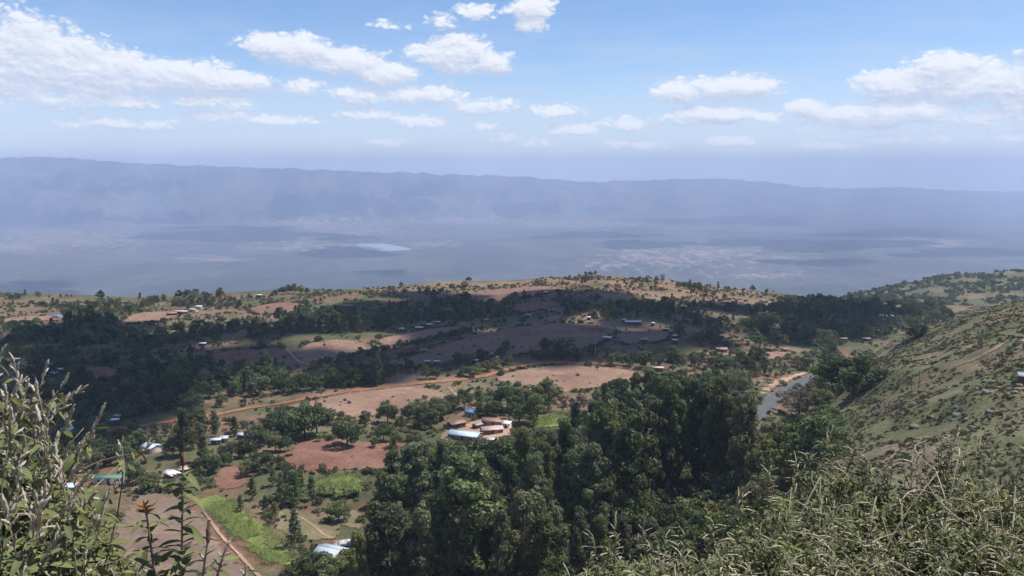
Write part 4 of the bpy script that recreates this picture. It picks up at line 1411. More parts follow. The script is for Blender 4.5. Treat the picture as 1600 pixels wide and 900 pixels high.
def house(px, py, wpx, ratio, rot, roof, wall, label, hw=2.4, mono=False, name='tin_roofed_house', cat='house', detail=False):
    p = hit(px, py)
    dist = math.sqrt(p @ p)
    W = wpx * dist / F * .95
    D = max(W * ratio, 2.4)
    HOUSE_SPOTS.append((p[0], p[1], max(W, D) * .55))
    e = bpy.data.objects.new(name, None)
    COL.objects.link(e)
    e.location = p
    e.rotation_euler = (0, 0, R(rot))
    tag(e, label, cat)
    x, y = W / 2, D / 2
    rise = .15 * D if not mono else .12 * D
    ov = .35
    if mono:
        wv = [(-x, -y, -1.2), (x, -y, -1.2), (x, y, -1.2), (-x, y, -1.2), (-x, -y, hw), (x, -y, hw), (x, y, hw + rise), (-x, y, hw + rise)]
        wf = MB().add(wv, np.array([(0, 1, 5, 4), (1, 2, 6, 5), (2, 3, 7, 6), (3, 0, 4, 7), (4, 5, 6, 7)]))
        sl_ = rise / D
        rf = MB()
        zt = .03
        rv = [(-x - ov, -y - ov, hw - ov * sl_ + zt), (x + ov, -y - ov, hw - ov * sl_ + zt), (x + ov, y + ov, hw + rise + ov * sl_ + zt), (-x - ov, y + ov, hw + rise + ov * sl_ + zt)]
        rv = rv + [(a, b_, c + .07) for a, b_, c in rv]
        rf.add(rv, np.array([(0, 3, 2, 1), (4, 5, 6, 7), (0, 1, 5, 4), (1, 2, 6, 5), (2, 3, 7, 6), (3, 0, 4, 7)]))
        roof_o = obj('roof', rf.mesh('roof', [RM[roof]]), e)
    else:
        wv = [(-x, -y, -1.2), (x, -y, -1.2), (x, y, -1.2), (-x, y, -1.2), (-x, -y, hw), (x, -y, hw), (x, y, hw), (-x, y, hw), (-x, 0, hw + rise), (x, 0, hw + rise)]
        wf = MB().add(wv, [np.array([(0, 1, 5, 4), (2, 3, 7, 6)]), np.array([(1, 2, 6, 9, 5), (3, 0, 4, 8, 7)])])
        sl_ = rise / y
        rf = MB()
        for sg in (-1, 1):
            z0, z1 = hw - ov * sl_ + .03, hw + rise + .03
            rv = [(-x - ov, sg * (y + ov), z0), (x + ov, sg * (y + ov), z0), (x + ov, 0, z1), (-x - ov, 0, z1)]
            rv = rv + [(a, b_, c + .07) for a, b_, c in rv]
            fc = np.array([(0, 3, 2, 1), (4, 5, 6, 7), (0, 1, 5, 4), (1, 2, 6, 5), (2, 3, 7, 6), (3, 0, 4, 7)])
            rf.add(rv, fc if sg < 0 else fc[:, ::-1])
        roof_o = obj('roof', rf.mesh('roof', [RM[roof]]), e)
        if detail:
            obj('ridge_cap', MB().box(-x - ov, x + ov, -.18, .18, hw + rise + .10, hw + rise + .16).mesh('ridge_cap', [RM[roof]]), roof_o)
    obj('wall', wf.mesh('wall', [WM[wall]]), e)
    dr = obj('door', MB().box(-.45, .45, -y - .06, -y + .02, -.1, 2.0).mesh('door', [M_DOOR]), e)
    if detail:
        obj('handle', MB().box(.3, .36, -y - .1, -y - .06, .95, 1.08).mesh('handle', [M_FRAME]), dr)
        for sx in ((-.62, .62) if W > 5 else (.66,)):
            wd = obj('window', MB().box(sx * x - .5, sx * x + .5, -y - .05, -y + .02, 1.0, 1.8).mesh('window', [M_FRAME]), e)
            for q in (0, 1):
                obj('pane', MB().box(sx * x - .44 + .46 * q, sx * x - .02 + .46 * q, -y - .075, -y - .05, 1.07, 1.73).mesh('pane', [M_PANE]), wd)
    return e


H_ = house
H_(517, 874, 40, .85, -24, 'bluegrey', 'dark', 'grey blue gabled tin shed at the bottom edge left of the grove', 2.6, detail=True, name='shed', cat='shed')
H_(541, 860, 34, .42, 16, 'rustwhite', 'pale', 'low shed with patched rusty roof and pale wall behind the grey blue shed', 2.2, mono=True, detail=True, name='shed', cat='shed')
H_(569, 870, 8, .8, 5, 'maroon', 'dark', 'tiny dark latrine hut right of the two tin sheds', 2.2, mono=True, name='hut', cat='hut')
H_(727, 686, 50, .5, -20, 'lightblue', 'mud', 'largest house of the homestead with long pale blue tin roof', 2.5, detail=True)
H_(713, 668, 26, .6, 35, 'rust', 'dark', 'dark walled house with brown roof at the upper left of the homestead', 2.4, detail=True)
H_(772, 664, 36, .55, -12, 'rust', 'mud', 'rust roofed house at the upper right corner of the homestead', 2.4, detail=True)
H_(768, 677, 34, .6, 14, 'pink', 'brick', 'house with streaky light rust roof and open earth yard in the homestead', 2.4, detail=True)
H_(737, 650, 18, .8, -25, 'blue', 'pale', 'small house with bright blue roof behind the homestead', 2.4, detail=True)
H_(746, 669, 13, .8, 40, 'grey', 'dark', 'tiny grey roofed hut in the middle of the homestead', 1.9, name='hut', cat='hut')
H_(792, 668, 12, .9, -20, 'white', 'pale', 'small white tin lean-to right of the rust roofs', 2.2, mono=True, name='shed', cat='shed')
H_(773, 697, 19, .7, -12, 'white', 'dark', 'small white roofed store below the homestead', 2.2, mono=True, name='shed', cat='shed')
H_(238, 706, 24, .85, -35, 'lightblue', 'pale', 'light blue roofed house under the long red road on the left', 2.6, detail=True)
H_(172, 754, 42, .32, 6, 'green', 'pale', 'long green roofed house behind the flowering shrub', 2.4, detail=True)
H_(108, 768, 20, .6, 10, 'lightblue', 'dark', 'pale blue roofed hut left of the green roof', 2.0, mono=True, name='hut', cat='hut')
H_(270, 748, 24, .6, -38, 'white', 'mud', 'white roofed house right of the bananas, partly behind the flower stem', 2.2, detail=True)
H_(290, 740, 16, .7, 20, 'pink', 'mud', 'pinkish roofed hut touching the white roofed house', 2.0, mono=True, name='hut', cat='hut')
H_(338, 694, 14, .7, 10, 'lightblue', 'dark', 'pale blue roofed hut under the slender trees', 2.2, name='hut', cat='hut')
H_(350, 691, 11, .7, 5, 'bluegrey', 'dark', 'small grey roof right next to the pale blue hut', 2.0, mono=True, name='hut', cat='hut')
H_(381, 686, 16, .7, -15, 'bluegrey', 'dark', 'blue grey roofed hut among trees left of the red plot', 2.2, name='hut', cat='hut')
H_(107, 678, 12, .7, 5, 'lightblue', 'dark', 'small pale roof in the shade behind the shrub tips', 2.2, mono=True, name='hut', cat='hut')
H_(181, 662, 10, .7, 8, 'white', 'dark', 'whitish roof nearest the left start of the red road', 2.2, name='hut', cat='hut')
H_(186, 656, 10, .7, -8, 'grey', 'dark', 'grey roof behind the whitish roof by the red road', 2.2, name='hut', cat='hut')
FARH = [
    (85, 588, 14, .6, -25, 'lightblue', 'dark', 'lower of two light blue roofs in the left shade'), (99, 582, 15, .5, 5, 'lightblue', 'dark', 'upper of two light blue roofs in the left shade'),
    (80, 574, 12, .5, 0, 'grey', 'dark', 'dull grey roof above the two light blue roofs'), (120, 608, 11, .5, 5, 'white', 'dark', 'thin pale roof below the two light blue roofs'),
    (26, 566, 9, .6, 20, 'bluegrey', 'dark', 'bluish roof beside the tallest flower tip on the left'),
    (268, 493, 14, .6, 30, 'rust', 'brick', 'reddish end building of the school-like row on the left ridge'), (283, 490, 22, .35, -5, 'pink', 'brick', 'long pink roofed building on the left ridge'),
    (302, 487, 14, .5, -25, 'grey', 'pale', 'grey roofed building right of the long pink roof'), (311, 482, 9, .6, 0, 'white', 'pale', 'small bright roof at the end of the ridge row'),
    (90, 497, 12, .6, 10, 'blue', 'pale', 'bright blue roof on the far left slope'), (106, 496, 8, .7, 0, 'white', 'dark', 'white hut next to the bright blue roof'),
    (317, 541, 10, .5, 8, 'white', 'dark', 'white roof at the dark hedge left of the red field'), (328, 551, 10, .5, 0, 'grey', 'dark', 'grey roof touching the top of the left red field'),
    (655, 516, 12, .5, 5, 'white', 'dark', 'brightest white roof above the tan strip field'), (671, 511, 8, .6, -10, 'white', 'dark', 'small white roof right of the brightest one'),
    (684, 507, 7, .6, 0, 'lightblue', 'dark', 'pale blue speck of a roof at the end of the white roofs'), (628, 518, 6, .7, 0, 'white', 'dark', 'little white hut left of the white roofs'),
    (663, 552, 12, .5, -10, 'rust', 'mud', 'brownish hut on the upper red track'), (668, 570, 9, .6, 0, 'lightblue', 'dark', 'left one of twin pale blue roofs above the road'),
    (683, 570, 9, .6, 0, 'lightblue', 'dark', 'right one of twin pale blue roofs above the road'), (726, 565, 6, .7, 0, 'white', 'dark', 'small white hut among trees right of the twin roofs'),
    (742, 568, 10, .6, -8, 'white', 'dark', 'white roof half hidden by trees above the road'), (771, 558, 6, .7, 10, 'grey', 'dark', 'grey speck of a hut by the brown field edge'),
    (989, 507, 25, .35, -3, 'white', 'dark', 'long white roofed hall in the middle of the shaded upland'), (975, 504, 6, .8, 0, 'lightblue', 'dark', 'small shed at the left end of the long white hall'),
    (1020, 509, 4, .9, 0, 'white', 'dark', 'white dot of a hut right of the long hall'), (950, 532, 13, .6, -30, 'white', 'dark', 'white roofed house at the corner of the brown fields'),
    (1005, 535, 12, .6, 12, 'grey', 'dark', 'dark grey roofed house amid the brown plots'), (1040, 518, 9, .5, 0, 'white', 'dark', 'low white roof right of the long hall'),
    (1054, 529, 7, .6, 10, 'lightblue', 'dark', 'upper pale roof by the shaded trees'), (1054, 536, 7, .6, 0, 'white', 'dark', 'lower pale roof by the shaded trees'),
    (1127, 550, 17, .7, -5, 'rust', 'brick', 'rusty hip roofed house on the bare soil near the road bend'), (1028, 580, 16, .5, -4, 'pink', 'dark', 'pinkish roofed house at the right end of the red road'),
    (1202, 549, 15, .6, 5, 'maroon', 'brick', 'dark maroon roofed house behind the twin poles'), (1226, 550, 11, .6, 0, 'rust', 'mud', 'rusty roofed house right of the maroon roof'),
    (1317, 533, 11, .5, 5, 'grey', 'dark', 'left grey roof under the dark wood'), (1353, 533, 11, .5, -5, 'grey', 'dark', 'right grey roof under the dark wood'),
    (1385, 497, 20, .6, -20, 'white', 'pale', 'whitish roofed house among the dark wood'), (1396, 502, 9, .7, 10, 'grey', 'pale', 'small grey annex right of the whitish house'),
    (1450, 477, 7, .6, 0, 'white', 'pale', 'upper white speck of a roof under the far green hill'), (1445, 489, 6, .7, 0, 'white', 'pale', 'lower white speck of a roof under the far green hill'),
    (825, 496, 6, .6, 0, 'lightblue', 'dark', 'pale blue hut in the dark hedge left of the hall'), (862, 488, 6, .6, 0, 'grey', 'dark', 'greyish hut up in the dark hedge line'),
    (853, 460, 6, .5, 0, 'white', 'dark', 'white speck of a roof at the upper edge of the shade'), (920, 500, 5, .6, 0, 'white', 'dark', 'white speck of a hut left of the long hall'),
    (1017, 487, 5, .8, 0, 'white', 'dark', 'white dot of a hut above the long hall'), (467, 512, 6, .6, 0, 'white', 'dark', 'white dot of a hut in the shaded hedges left of the tan field'),
    (405, 464, 9, .5, 0, 'lightblue', 'dark', 'pale roof on the skyline left of the ridge clump'), (544, 481, 14, .25, 0, 'pink', 'dark', 'long low pinkish building under the ridge'),
    (750, 483, 8, .6, 0, 'rust', 'mud', 'reddish hut in the far shaded trees'), (760, 503, 8, .5, 0, 'pink', 'mud', 'pinkish hut above the big brown field'),
]
for (px, py, wp_, ra, ro, rf_, wl, lab) in FARH:
    H_(px, py, wp_, ra, ro, rf_, wl, lab, 2.3, name='far_house')
H_(1607, 600, 26, .7, -22, 'lightblue', 'brick', 'brick house with pale blue roof cut by the right edge of the picture', 2.4, detail=True)

# ------------------------------------------------------------------ power poles, bare stalks, fence posts, boulders
M_INS = mat_plain('insulator', (.10, .07, .06), (.16, .12, .10), 5, .4)


def pole(px, py, hpx, label, arms=1, r=.13, name='power_pole', cat='power pole'):
    p = hit(px, py)
    h = hpx * math.sqrt(p @ p) / F * 1.02
    e = bpy.data.objects.new(name, None)
    COL.objects.link(e)
    e.location = p
    tag(e, label, cat)
    obj('shaft', MB().tube([(0, 0, -1), (0, 0, h * .5), (.02, 0, h)], (r, r * .85, r * .65), 8).mesh('shaft', [M_POLE], True), e)
    for q in range(arms):
        z = h - .35 - 1.1 * q
        ar = obj('cross_arm', MB().box(-1.5, 1.5, -.17, -.06, z - .07, z + .07).mesh('cross_arm', [M_POLE]), e)
        for xx in (-1.35, 0, 1.35):
            obj('insulator', MB().tube([(xx, -.11, z + .07), (xx, -.11, z + .2), (xx, -.11, z + .34)], (.05, .08, .03), 6).mesh('insulator', [M_INS], True), ar)
    return e


pole(1204, 589, 24, 'left post of the twin pale power poles by the road', 1, .2)
pole(1212, 588, 27, 'right post of the twin pale power poles by the road', 1, .2)
pole(1182, 598, 31, 'thin power pole with one cross arm left of the twin poles', 1, .12)
pole(1325, 580, 36, 'single pole rising behind the big spreading tree', 0, .16)
pole(930, 571, 27, 'thin pole standing on the verge of the curved red road', 0, .10)
for k, (px, py, hp) in enumerate([(1410, 613, 47), (1423, 617, 45), (1435, 614, 40)]):
    p = hit(px, py)
    h = hp * math.sqrt(p @ p) / F
    e = bpy.data.objects.new('dry_flower_stalk', None)
    COL.objects.link(e)
    e.location = p
    tag(e, ['leftmost and tallest of three bare stalks on the right hillside', 'middle one of three bare stalks on the right hillside', 'rightmost one of three bare stalks on the right hillside'][k], 'plant')
    obj('stalk', MB().tube([(0, 0, -.5), (.05, 0, h * .5), (0, .04, h)], (.10, .075, .03), 6).mesh('stalk', [M_TRUNK], True), e)
    lf = MB()
    for q in range(16):
        a = q * 2.4
        lf.tube([(0, 0, .05), (math.cos(a) * .5, math.sin(a) * .5, .55), (math.cos(a) * .95, math.sin(a) * .95, .7)], (.05, .05, .005), 4)
    obj('leaf_rosette', lf.mesh('leaf_rosette', [M_SCRUB]), e)
FP = MB().tube([(0, 0, -.3), (.02, 0, .8), (0, .02, 1.7)], (.06, .055, .05), 6).mesh('fence_post', [M_POLE], True)
for k in range(16):
    px, py = (304 + k * 2.0, 742 + k * 1.5) if k < 13 else (240 + 7 * (k - 13), 772)
    p = hit(px, py)
    tag(obj('fence_post', FP, loc=p, scl=random.uniform(.85, 1.25)), 'thin fence post beside the small red plot, %s from the left' % ORD[k] if k < 13 else 'thin post at the top of the brown ploughed field, %s from the left' % ORD[k - 13], 'post',
        'posts by the small red plot' if k < 13 else 'posts above the brown field')
BOUL = []
for k in range(5):
    v, f = ICO2
    s_ = 1 + .35 * fbm(v[:, 0] * 1.3 + k * 9, v[:, 1] * 1.3 + v[:, 2] * 1.7, 3, k + 300)
    BOUL.append(make_mesh('boulder', v * s_[:, None] * np.array([1.15, .9, .62]), f))
    BOUL[-1].materials.append(M_ROCK)
BP = [(1428, 668, 11, 'lone grey boulder left on the stony right hillside above the near shrubs'), (1495, 650, 10, 'largest pale boulder of the pile on the right hillside'), (1510, 656, 7, 'second boulder of the pile, right of the largest'),
      (1488, 657, 6, 'small boulder at the left foot of the boulder pile'), (1517, 668, 6, 'low boulder at the right foot of the boulder pile'), (1546, 644, 8, 'rounded pale boulder right of the boulder pile'), (1540, 614, 9, 'flat pale rocks below the stony slope house'),
      (1494, 637, 6, 'small pale rock above the boulder pile'), (1527, 608, 6, 'small rock in the line of stones below the house'), (1594, 604, 9, 'flat light rock just under the blue roofed house'), (1539, 597, 7, 'whitish rock left of the blue roofed house'), (1552, 598, 6, 'dark rock beside the whitish rock'),
      (1445, 617, 7, 'grey rock right of the three bare stalks'), (1402, 635, 6, 'small rock low under the three bare stalks'), (1585, 614, 7, 'pale stone lower right of the blue roofed house'), (1455, 652, 6, 'stone left of the boulder pile'), (1560, 606, 5, 'tiny pale stone below the house'), (1590, 545, 6, 'pale rock high on the right edge of the hill'),
      (1290, 745, 9, 'smooth grey rock at the foot of the hillside beside the dark trees'), (1268, 752, 12, 'wide pale rock slab below the dark trees near the shrubs')]
for k, (px, py, r_, lab) in enumerate(BP):
    p = hit(px, py)
    s = r_ * .62 * math.sqrt(p @ p) / F
    tag(obj('boulder', BOUL[k % 5], loc=p + np.array([0, 0, s * .15]), rot=(random.uniform(-.3, .3), random.uniform(-.3, .3), random.uniform(0, 6)), scl=s), lab, 'rock')


def finish(xs, ys, green=False, pad=1.5):
    x, y = np.concatenate(xs), np.concatenate(ys)
    k = ~blocked(x, y, green, pad)
    x, y = x[k], y[k]
    return np.column_stack([x, y, gz(x, y) - .05])


# wood and hedges in the middle distance
WOODS = [
    ([(-20, 560), (120, 548), (220, 555), (330, 575), (440, 592), (330, 636), (180, 662), (-20, 672)], 1 / 26.0, .42),
    ([(-20, 512), (110, 505), (180, 508), (330, 505), (480, 490), (560, 500), (430, 532), (250, 545), (-20, 540)], 1 / 37.2, .48),
    ([(100, 508), (100, 480), (190, 470), (260, 470), (200, 490), (180, 508)], 1 / 24.8, .3),
    ([(260, 478), (290, 468), (370, 468), (380, 482), (300, 488)], 1 / 37.2, .35),
    ([(430, 505), (500, 490), (620, 474), (800, 462), (905, 470), (800, 492), (640, 504), (560, 524), (450, 532)], 1 / 32.2, .42),
    ([(560, 488), (700, 474), (790, 480), (960, 476), (960, 500), (800, 500), (640, 510)], 1 / 46.5, .5),
    ([(900, 482), (1000, 472), (1180, 478), (1190, 545), (1080, 540), (980, 505)], 1 / 38.4, .47),
    ([(1170, 486), (1260, 470), (1350, 466), (1480, 484), (1490, 500), (1400, 522), (1300, 542), (1180, 540)], 1 / 18.6, .2),
    ([(820, 562), (900, 554), (1000, 562), (1000, 568), (860, 563)], 1 / 16.1, .3),
    ([(420, 575), (480, 578), (600, 568), (650, 585), (560, 604), (440, 610)], 1 / 37.2, .4),
    ([(60, 690), (200, 672), (280, 680), (200, 730), (60, 740)], 1 / 34.1, .4),
    ([(1030, 600), (1110, 596), (1170, 606), (1150, 660), (1090, 680), (1020, 640)], 1 / 21.1, .25),
    ([(1090, 560), (1200, 568), (1300, 552), (1320, 575), (1240, 582), (1195, 604), (1140, 600)], 1 / 23.6, .3),
    ([(900, 425), (1000, 432), (1130, 450), (1250, 466), (1240, 472), (1100, 464), (960, 452), (840, 446)], 1 / 117.8, .45),
    ([(-20, 462), (200, 470), (330, 464), (420, 462), (330, 480), (150, 484), (-20, 486)], 1 / 74.4, .5),
    ([(430, 468), (560, 458), (700, 446), (760, 450), (620, 466), (480, 480)], 1 / 80.6, .5),
]
xs, ys = [], []
for k, (pp, d_, th_) in enumerate(WOODS):
    a, b_ = area_pts(pp, d_, th_, k, 45.)
    xs.append(a)
    ys.append(b_)
Pw = finish(xs, ys)
hs = (.32 + RNG.gamma(2.2, .17, len(Pw))) * np.where(Pw[:, 1] > 700, .62, .8)
scatter('woodland', Pw, hs, [far_proto('broad', 300 + q, .42) for q in range(3)] + [far_proto('sparse', 320, .5, M_SCRUB), far_proto('feather', 330, .5), far_proto('sparse', 322, .6, M_BROAD), far_proto('bush', 335, .6, M_SCRUB)], 'dark tree cover and hedges spread over the farmed upland')
print('woodland', len(Pw))

# scrub on the right hillside and low cover on the bench and the second bench
xs, ys = [], []
a, b_ = area_pts([(1130, 905), (1210, 760), (1290, 640), (1300, 590), (1420, 515), (1520, 480), (1640, 440), (1700, 620), (1700, 905)], 1 / 1.0, .24, 31, 14.)
xs.append(a)
ys.append(b_)
Ph = finish(xs, ys, pad=-1)
Ph = Ph[(Ph[:, 1] > 70)]
scatter('hillside_scrub', Ph, RNG.gamma(1.1, .10, len(Ph)) + .09, [far_proto('bush', 400 + q, .5) for q in range(4)] + [far_proto('bush', 410 + q, .5, M_DRY) for q in range(3)], 'low green and dry scrub covering the right hillside', zf=.72)
print('hill scrub', len(Ph))
xs, ys = [], []
a, b_ = area_pts([(-40, 905), (-40, 480), (300, 468), (700, 445), (930, 432), (1250, 470), (1400, 520), (1300, 600), (1200, 760), (1150, 905)], 1 / 17., .36, 32, 35.)
xs.append(a)
ys.append(b_)
Pb = finish(xs, ys)
scatter('bench_scrub', Pb, RNG.gamma(2.4, .17, len(Pb)) + .15, [far_proto('bush', 430 + q, .45) for q in range(3)] + [far_proto('bush', 440, .45, M_BROAD), far_proto('bush', 441, .45, M_DRY)], 'scattered bushes over the farmed upland')
print('bench scrub', len(Pb))
x = RNG.uniform(380, 1250, 9000)
y = RNG.uniform(1080, 1680, 9000)
k = (fbm(x / 60., y / 60., 3, 77) > -.12) & (x / y > .34) & (x / y < .8)
Ps = np.column_stack([x[k], y[k], gz(x[k], y[k])])
scatter('far_scrub', Ps, RNG.gamma(3., .35, len(Ps)) + .6, [far_proto('bush', 450 + q, .3, M_BROAD if q else M_SCRUB) for q in range(3)], 'scrub over the distant green hill on the right')
# grove floor
a, b_ = area_pts([(580, 905), (600, 760), (700, 740), (850, 690), (1000, 680), (1150, 700), (1190, 790), (1080, 905)], 1 / 5., .1, 33, 20.)
Pg = finish([a], [b_])
scatter('undergrowth', Pg, RNG.gamma(3., .36, len(Pg)) + .4, [far_proto('bush', 460 + q, .8, (M_SCRUB, M_BROAD, M_BROAD, M_DRY)[q]) for q in range(4)], 'bushy undergrowth on the floor of the eucalyptus grove')

# ragged hedges along the field borders
xs, ys = [], []
for q, (kd, pl) in enumerate(FIELD_POLYS):
    if kd in ('orange', 'green'):
        continue
    sg_ = np.roll(pl, -1, 0) - pl
    for a, d_ in zip(pl, sg_):
        L = np.hypot(*d_)
        n = max(1, int(L / 1.5))
        u_ = (np.arange(n) + RNG.random(n)) / n
        x, y = a[0] + d_[0] * u_ + RNG.normal(0, 1.2, n), a[1] + d_[1] * u_ + RNG.normal(0, 1.2, n)
        k = fbm(x / 22., y / 22., 2, 520) > .02
        xs.append(x[k])
        ys.append(y[k])
x, y = np.concatenate(xs), np.concatenate(ys)
k = np.ones(len(x), bool)
for c in TRACKS:
    for a in c:
        k &= (x - a[0]) ** 2 + (y - a[1]) ** 2 > 20
x, y = x[k], y[k]
scatter('border_hedges', np.column_stack([x, y, gz(x, y) - .05]), RNG.gamma(2.4, .2, len(x)) + .2, [far_proto('bush', 480 + q, .5, (M_SCRUB, M_BROAD, M_DRY, M_BROAD)[q]) for q in range(4)], 'ragged hedges along the borders of the fields')

# weeds and small bushes standing on the open fields
xs, ys = [], []
for q, (kd, pl) in enumerate(FIELD_POLYS):
    if kd in ('green', 'orange', 'brown'):
        continue
    lo, hi = pl.min(0), pl.max(0)
    n = int((hi - lo).prod() / 55.)
    x, y = RNG.uniform(lo[0], hi[0], n), RNG.uniform(lo[1], hi[1], n)
    k = inside(pl, x, y) & (fbm(x / 14., y / 14., 3, 500 + q) > .12)
    xs.append(x[k])
    ys.append(y[k])
x, y = np.concatenate(xs), np.concatenate(ys)
scatter('field_weeds', np.column_stack([x, y, gz(x, y) + .1]), RNG.gamma(2., .12, len(x)) + .1, [far_proto('bush', 470 + q, .45, (M_SCRUB, M_DRY, M_BROAD)[q]) for q in range(3)], 'low weeds and bushes growing on the open fields')

# maize
mz = MB()
rg = np.random.default_rng(4)
for q in range(7):
    a = q * 2.4
    z0 = .25 + .2 * q
    pts = np.array([(math.cos(a) * r_, math.sin(a) * r_, z0 + .75 * r_ - .9 * r_ * r_) for r_ in (.0, .25, .5, .8)])
    sd = np.array([-math.sin(a), math.cos(a), 0])
    wd = np.array([.03, .07, .06, .01])
    mz.add(np.concatenate([pts - sd * wd[:, None], pts + sd * wd[:, None]]), np.array([(k, k + 1, k + 5, k + 4) for k in range(3)]))
mz.tube([(0, 0, -.1), (0, 0, .9), (0, 0, 1.9)], (.03, .025, .01), 4)
mo_ = bpy.data.objects.new('maize', mz.mesh('maize', [M_BRIGHT]))
P = []
for kd, pl in FIELD_POLYS:
    if kd != 'green':
        continue
    lo, hi = pl.min(0), pl.max(0)
    gx, gy = np.meshgrid(np.arange(lo[0], hi[0], .75), np.arange(lo[1], hi[1], 1.5))
    gx, gy = gx.ravel(), gy.ravel()
    c0 = pl.mean(0)
    an = .5
    rx_ = (gx - c0[0]) * math.cos(an) - (gy - c0[1]) * math.sin(an) + c0[0] + RNG.normal(0, .12, len(gx))
    ry_ = (gx - c0[0]) * math.sin(an) + (gy - c0[1]) * math.cos(an) + c0[1] + RNG.normal(0, .12, len(gx))
    k = inside(pl, rx_, ry_) & (fbm(rx_ / 9., ry_ / 9., 3, 9) > -.35)
    P.append(np.column_stack([rx_[k], ry_[k], gz(rx_[k], ry_[k]) + .2]))
P = np.concatenate(P)
scatter('maize_crop', P, RNG.uniform(.6, 1.25, len(P)), [mo_], 'green maize standing in the small bright plots')
print('maize', len(P))
# ------------------------------------------------------------------ flowering shrubs close to the camera
def mat_two(name, c1, c2, rough=.6, transl=.34, scale=30.):
    m, t, b = new_mat(name)
    isl = t.n('ShaderNodeNewGeometry').outputs['Random Per Island']
    oi = t.n('ShaderNodeObjectInfo').outputs['Random']
    co = t.n('ShaderNodeTexCoord').outputs['Object']
    f = t.m('FRACT', t.m('ADD', isl, oi))
    nz = t.noise(co, scale, 3, .6)
    c = t.mix(t.m('MULTIPLY_ADD', f, .7, t.m('MULTIPLY', nz, .35)), c1, c2)
    t.link(c, b.inputs['Base Color'])
    b.inputs['Roughness'].default_value = rough
    b.inputs['Specular IOR Level'].default_value = .3
    tr = t.n('ShaderNodeBsdfTranslucent')
    t.link(c, tr.inputs[0])
    mx = t.n('ShaderNodeMixShader')
    mx.inputs[0].default_value = transl
    t.link(b.outputs[0], mx.inputs[1])
    t.link(tr.outputs[0], mx.inputs[2])
    t.link(mx.outputs[0], m.node_tree.nodes['Material Output'].inputs[0])
    return m


M_LTOP = mat_two('shrub_leaf_top', (.095, .125, .040), (.25, .265, .105))
M_LBOT = mat_two('shrub_leaf_under', (.26, .28, .20), (.40, .41, .32))
M_SPIKE = mat_two('woolly_spike', (.30, .26, .20), (.62, .57, .48), .9, .1, 60.)
M_SPIKE2 = mat_two('nodding_spike', (.25, .23, .14), (.52, .47, .34), .9, .1, 60.)
M_RUST = mat_two('rust_flower', (.30, .11, .03), (.46, .22, .07), .8, .15)
M_PURP = mat_two('withered_spike', (.10, .055, .045), (.22, .13, .10), .9, .05)
M_STEM = mat_plain('shrub_stem', (.17, .15, .10), (.30, .27, .20), 20.)
M_TWIG = mat_plain('dry_twig', (.30, .24, .17), (.44, .36, .27), 20.)


def leaf_geo(curl, width, seg=5):
    """blade along +Y, length 1, folded along the midrib; upper and lower skin"""
    t_ = np.linspace(0, 1, seg + 1)
    w_ = width * np.sin(np.clip(t_ * .94 + .05, 0, 1) * math.pi) ** .75
    w_[-1] = .004
    zc = -curl * t_ ** 2
    mid = np.column_stack([0 * t_, t_ * (1 - .12 * curl), zc])
    lf = mid + np.column_stack([-w_, 0 * t_, w_ * .38])
    rt = mid + np.column_stack([w_, 0 * t_, w_ * .38])
    v = np.concatenate([lf, mid, rt])
    n = seg + 1
    f = np.array([(k, k + n, k + n + 1, k + 1) for k in range(seg)] + [(k + n, k + 2 * n, k + 2 * n + 1, k + n + 1) for k in range(seg)])
    V = np.concatenate([v, v - np.array([0, 0, .006])])
    return V, f, f[:, ::-1] + len(v)


def spike_geo(curve, rad, seed, seg=9, ns=6):
    rg = np.random.default_rng(seed)
    t_ = np.linspace(0, 1, seg)
    pts = np.column_stack([0 * t_, t_ * (1 - .25 * curve), -curve * t_ ** 2 * .6])
    r_ = rad * np.clip(np.sin(np.clip(t_ * .9 + .08, 0, 1) * math.pi) ** .35, .2, 1) * (1 - .35 * t_)
    v, f = tube_geo(pts, r_, ns)
    v = v + rg.normal(size=v.shape) * rad * .22
    return v, f


LEAFS = [leaf_geo(c, w_) for c, w_ in ((.25, .17), (.5, .19), (.1, .14), (.7, .16))]
SPIKES_UP = [spike_geo(c, .115, q) for q, c in enumerate((.05, .2, .35, .12))]
SPIKES_NOD = [spike_geo(c, .058, 10 + q) for q, c in enumerate((.5, .8, 1.1, .65))]


def lmesh(g, a=None):
    v, f1, f2 = g
    me = make_mesh('leaf', v, [np.concatenate([f1, f2])], True, None, [0] * len(f1) + [1] * len(f2))
    me.materials.append(M_LTOP)
    me.materials.append(M_LBOT)
    return me


def smesh(g, mat):
    mb = MB().add(*g)
    return mb.mesh('flower_spike', [mat], True)


LEAF_ME = [lmesh(g_) for g_ in LEAFS]
SPIKE_ME = [smesh(g_, M_SPIKE) for g_ in SPIKES_UP]
SPIKE_ME2 = [smesh(g_, M_SPIKE2) for g_ in SPIKES_NOD]
RUST_ME = smesh(SPIKES_UP[1], M_RUST)
PURP_ME = smesh(SPIKES_UP[0], M_PURP)


_RB = np.random.default_rng(77).normal(size=(4096, 3)) * .35
_RI = [0]


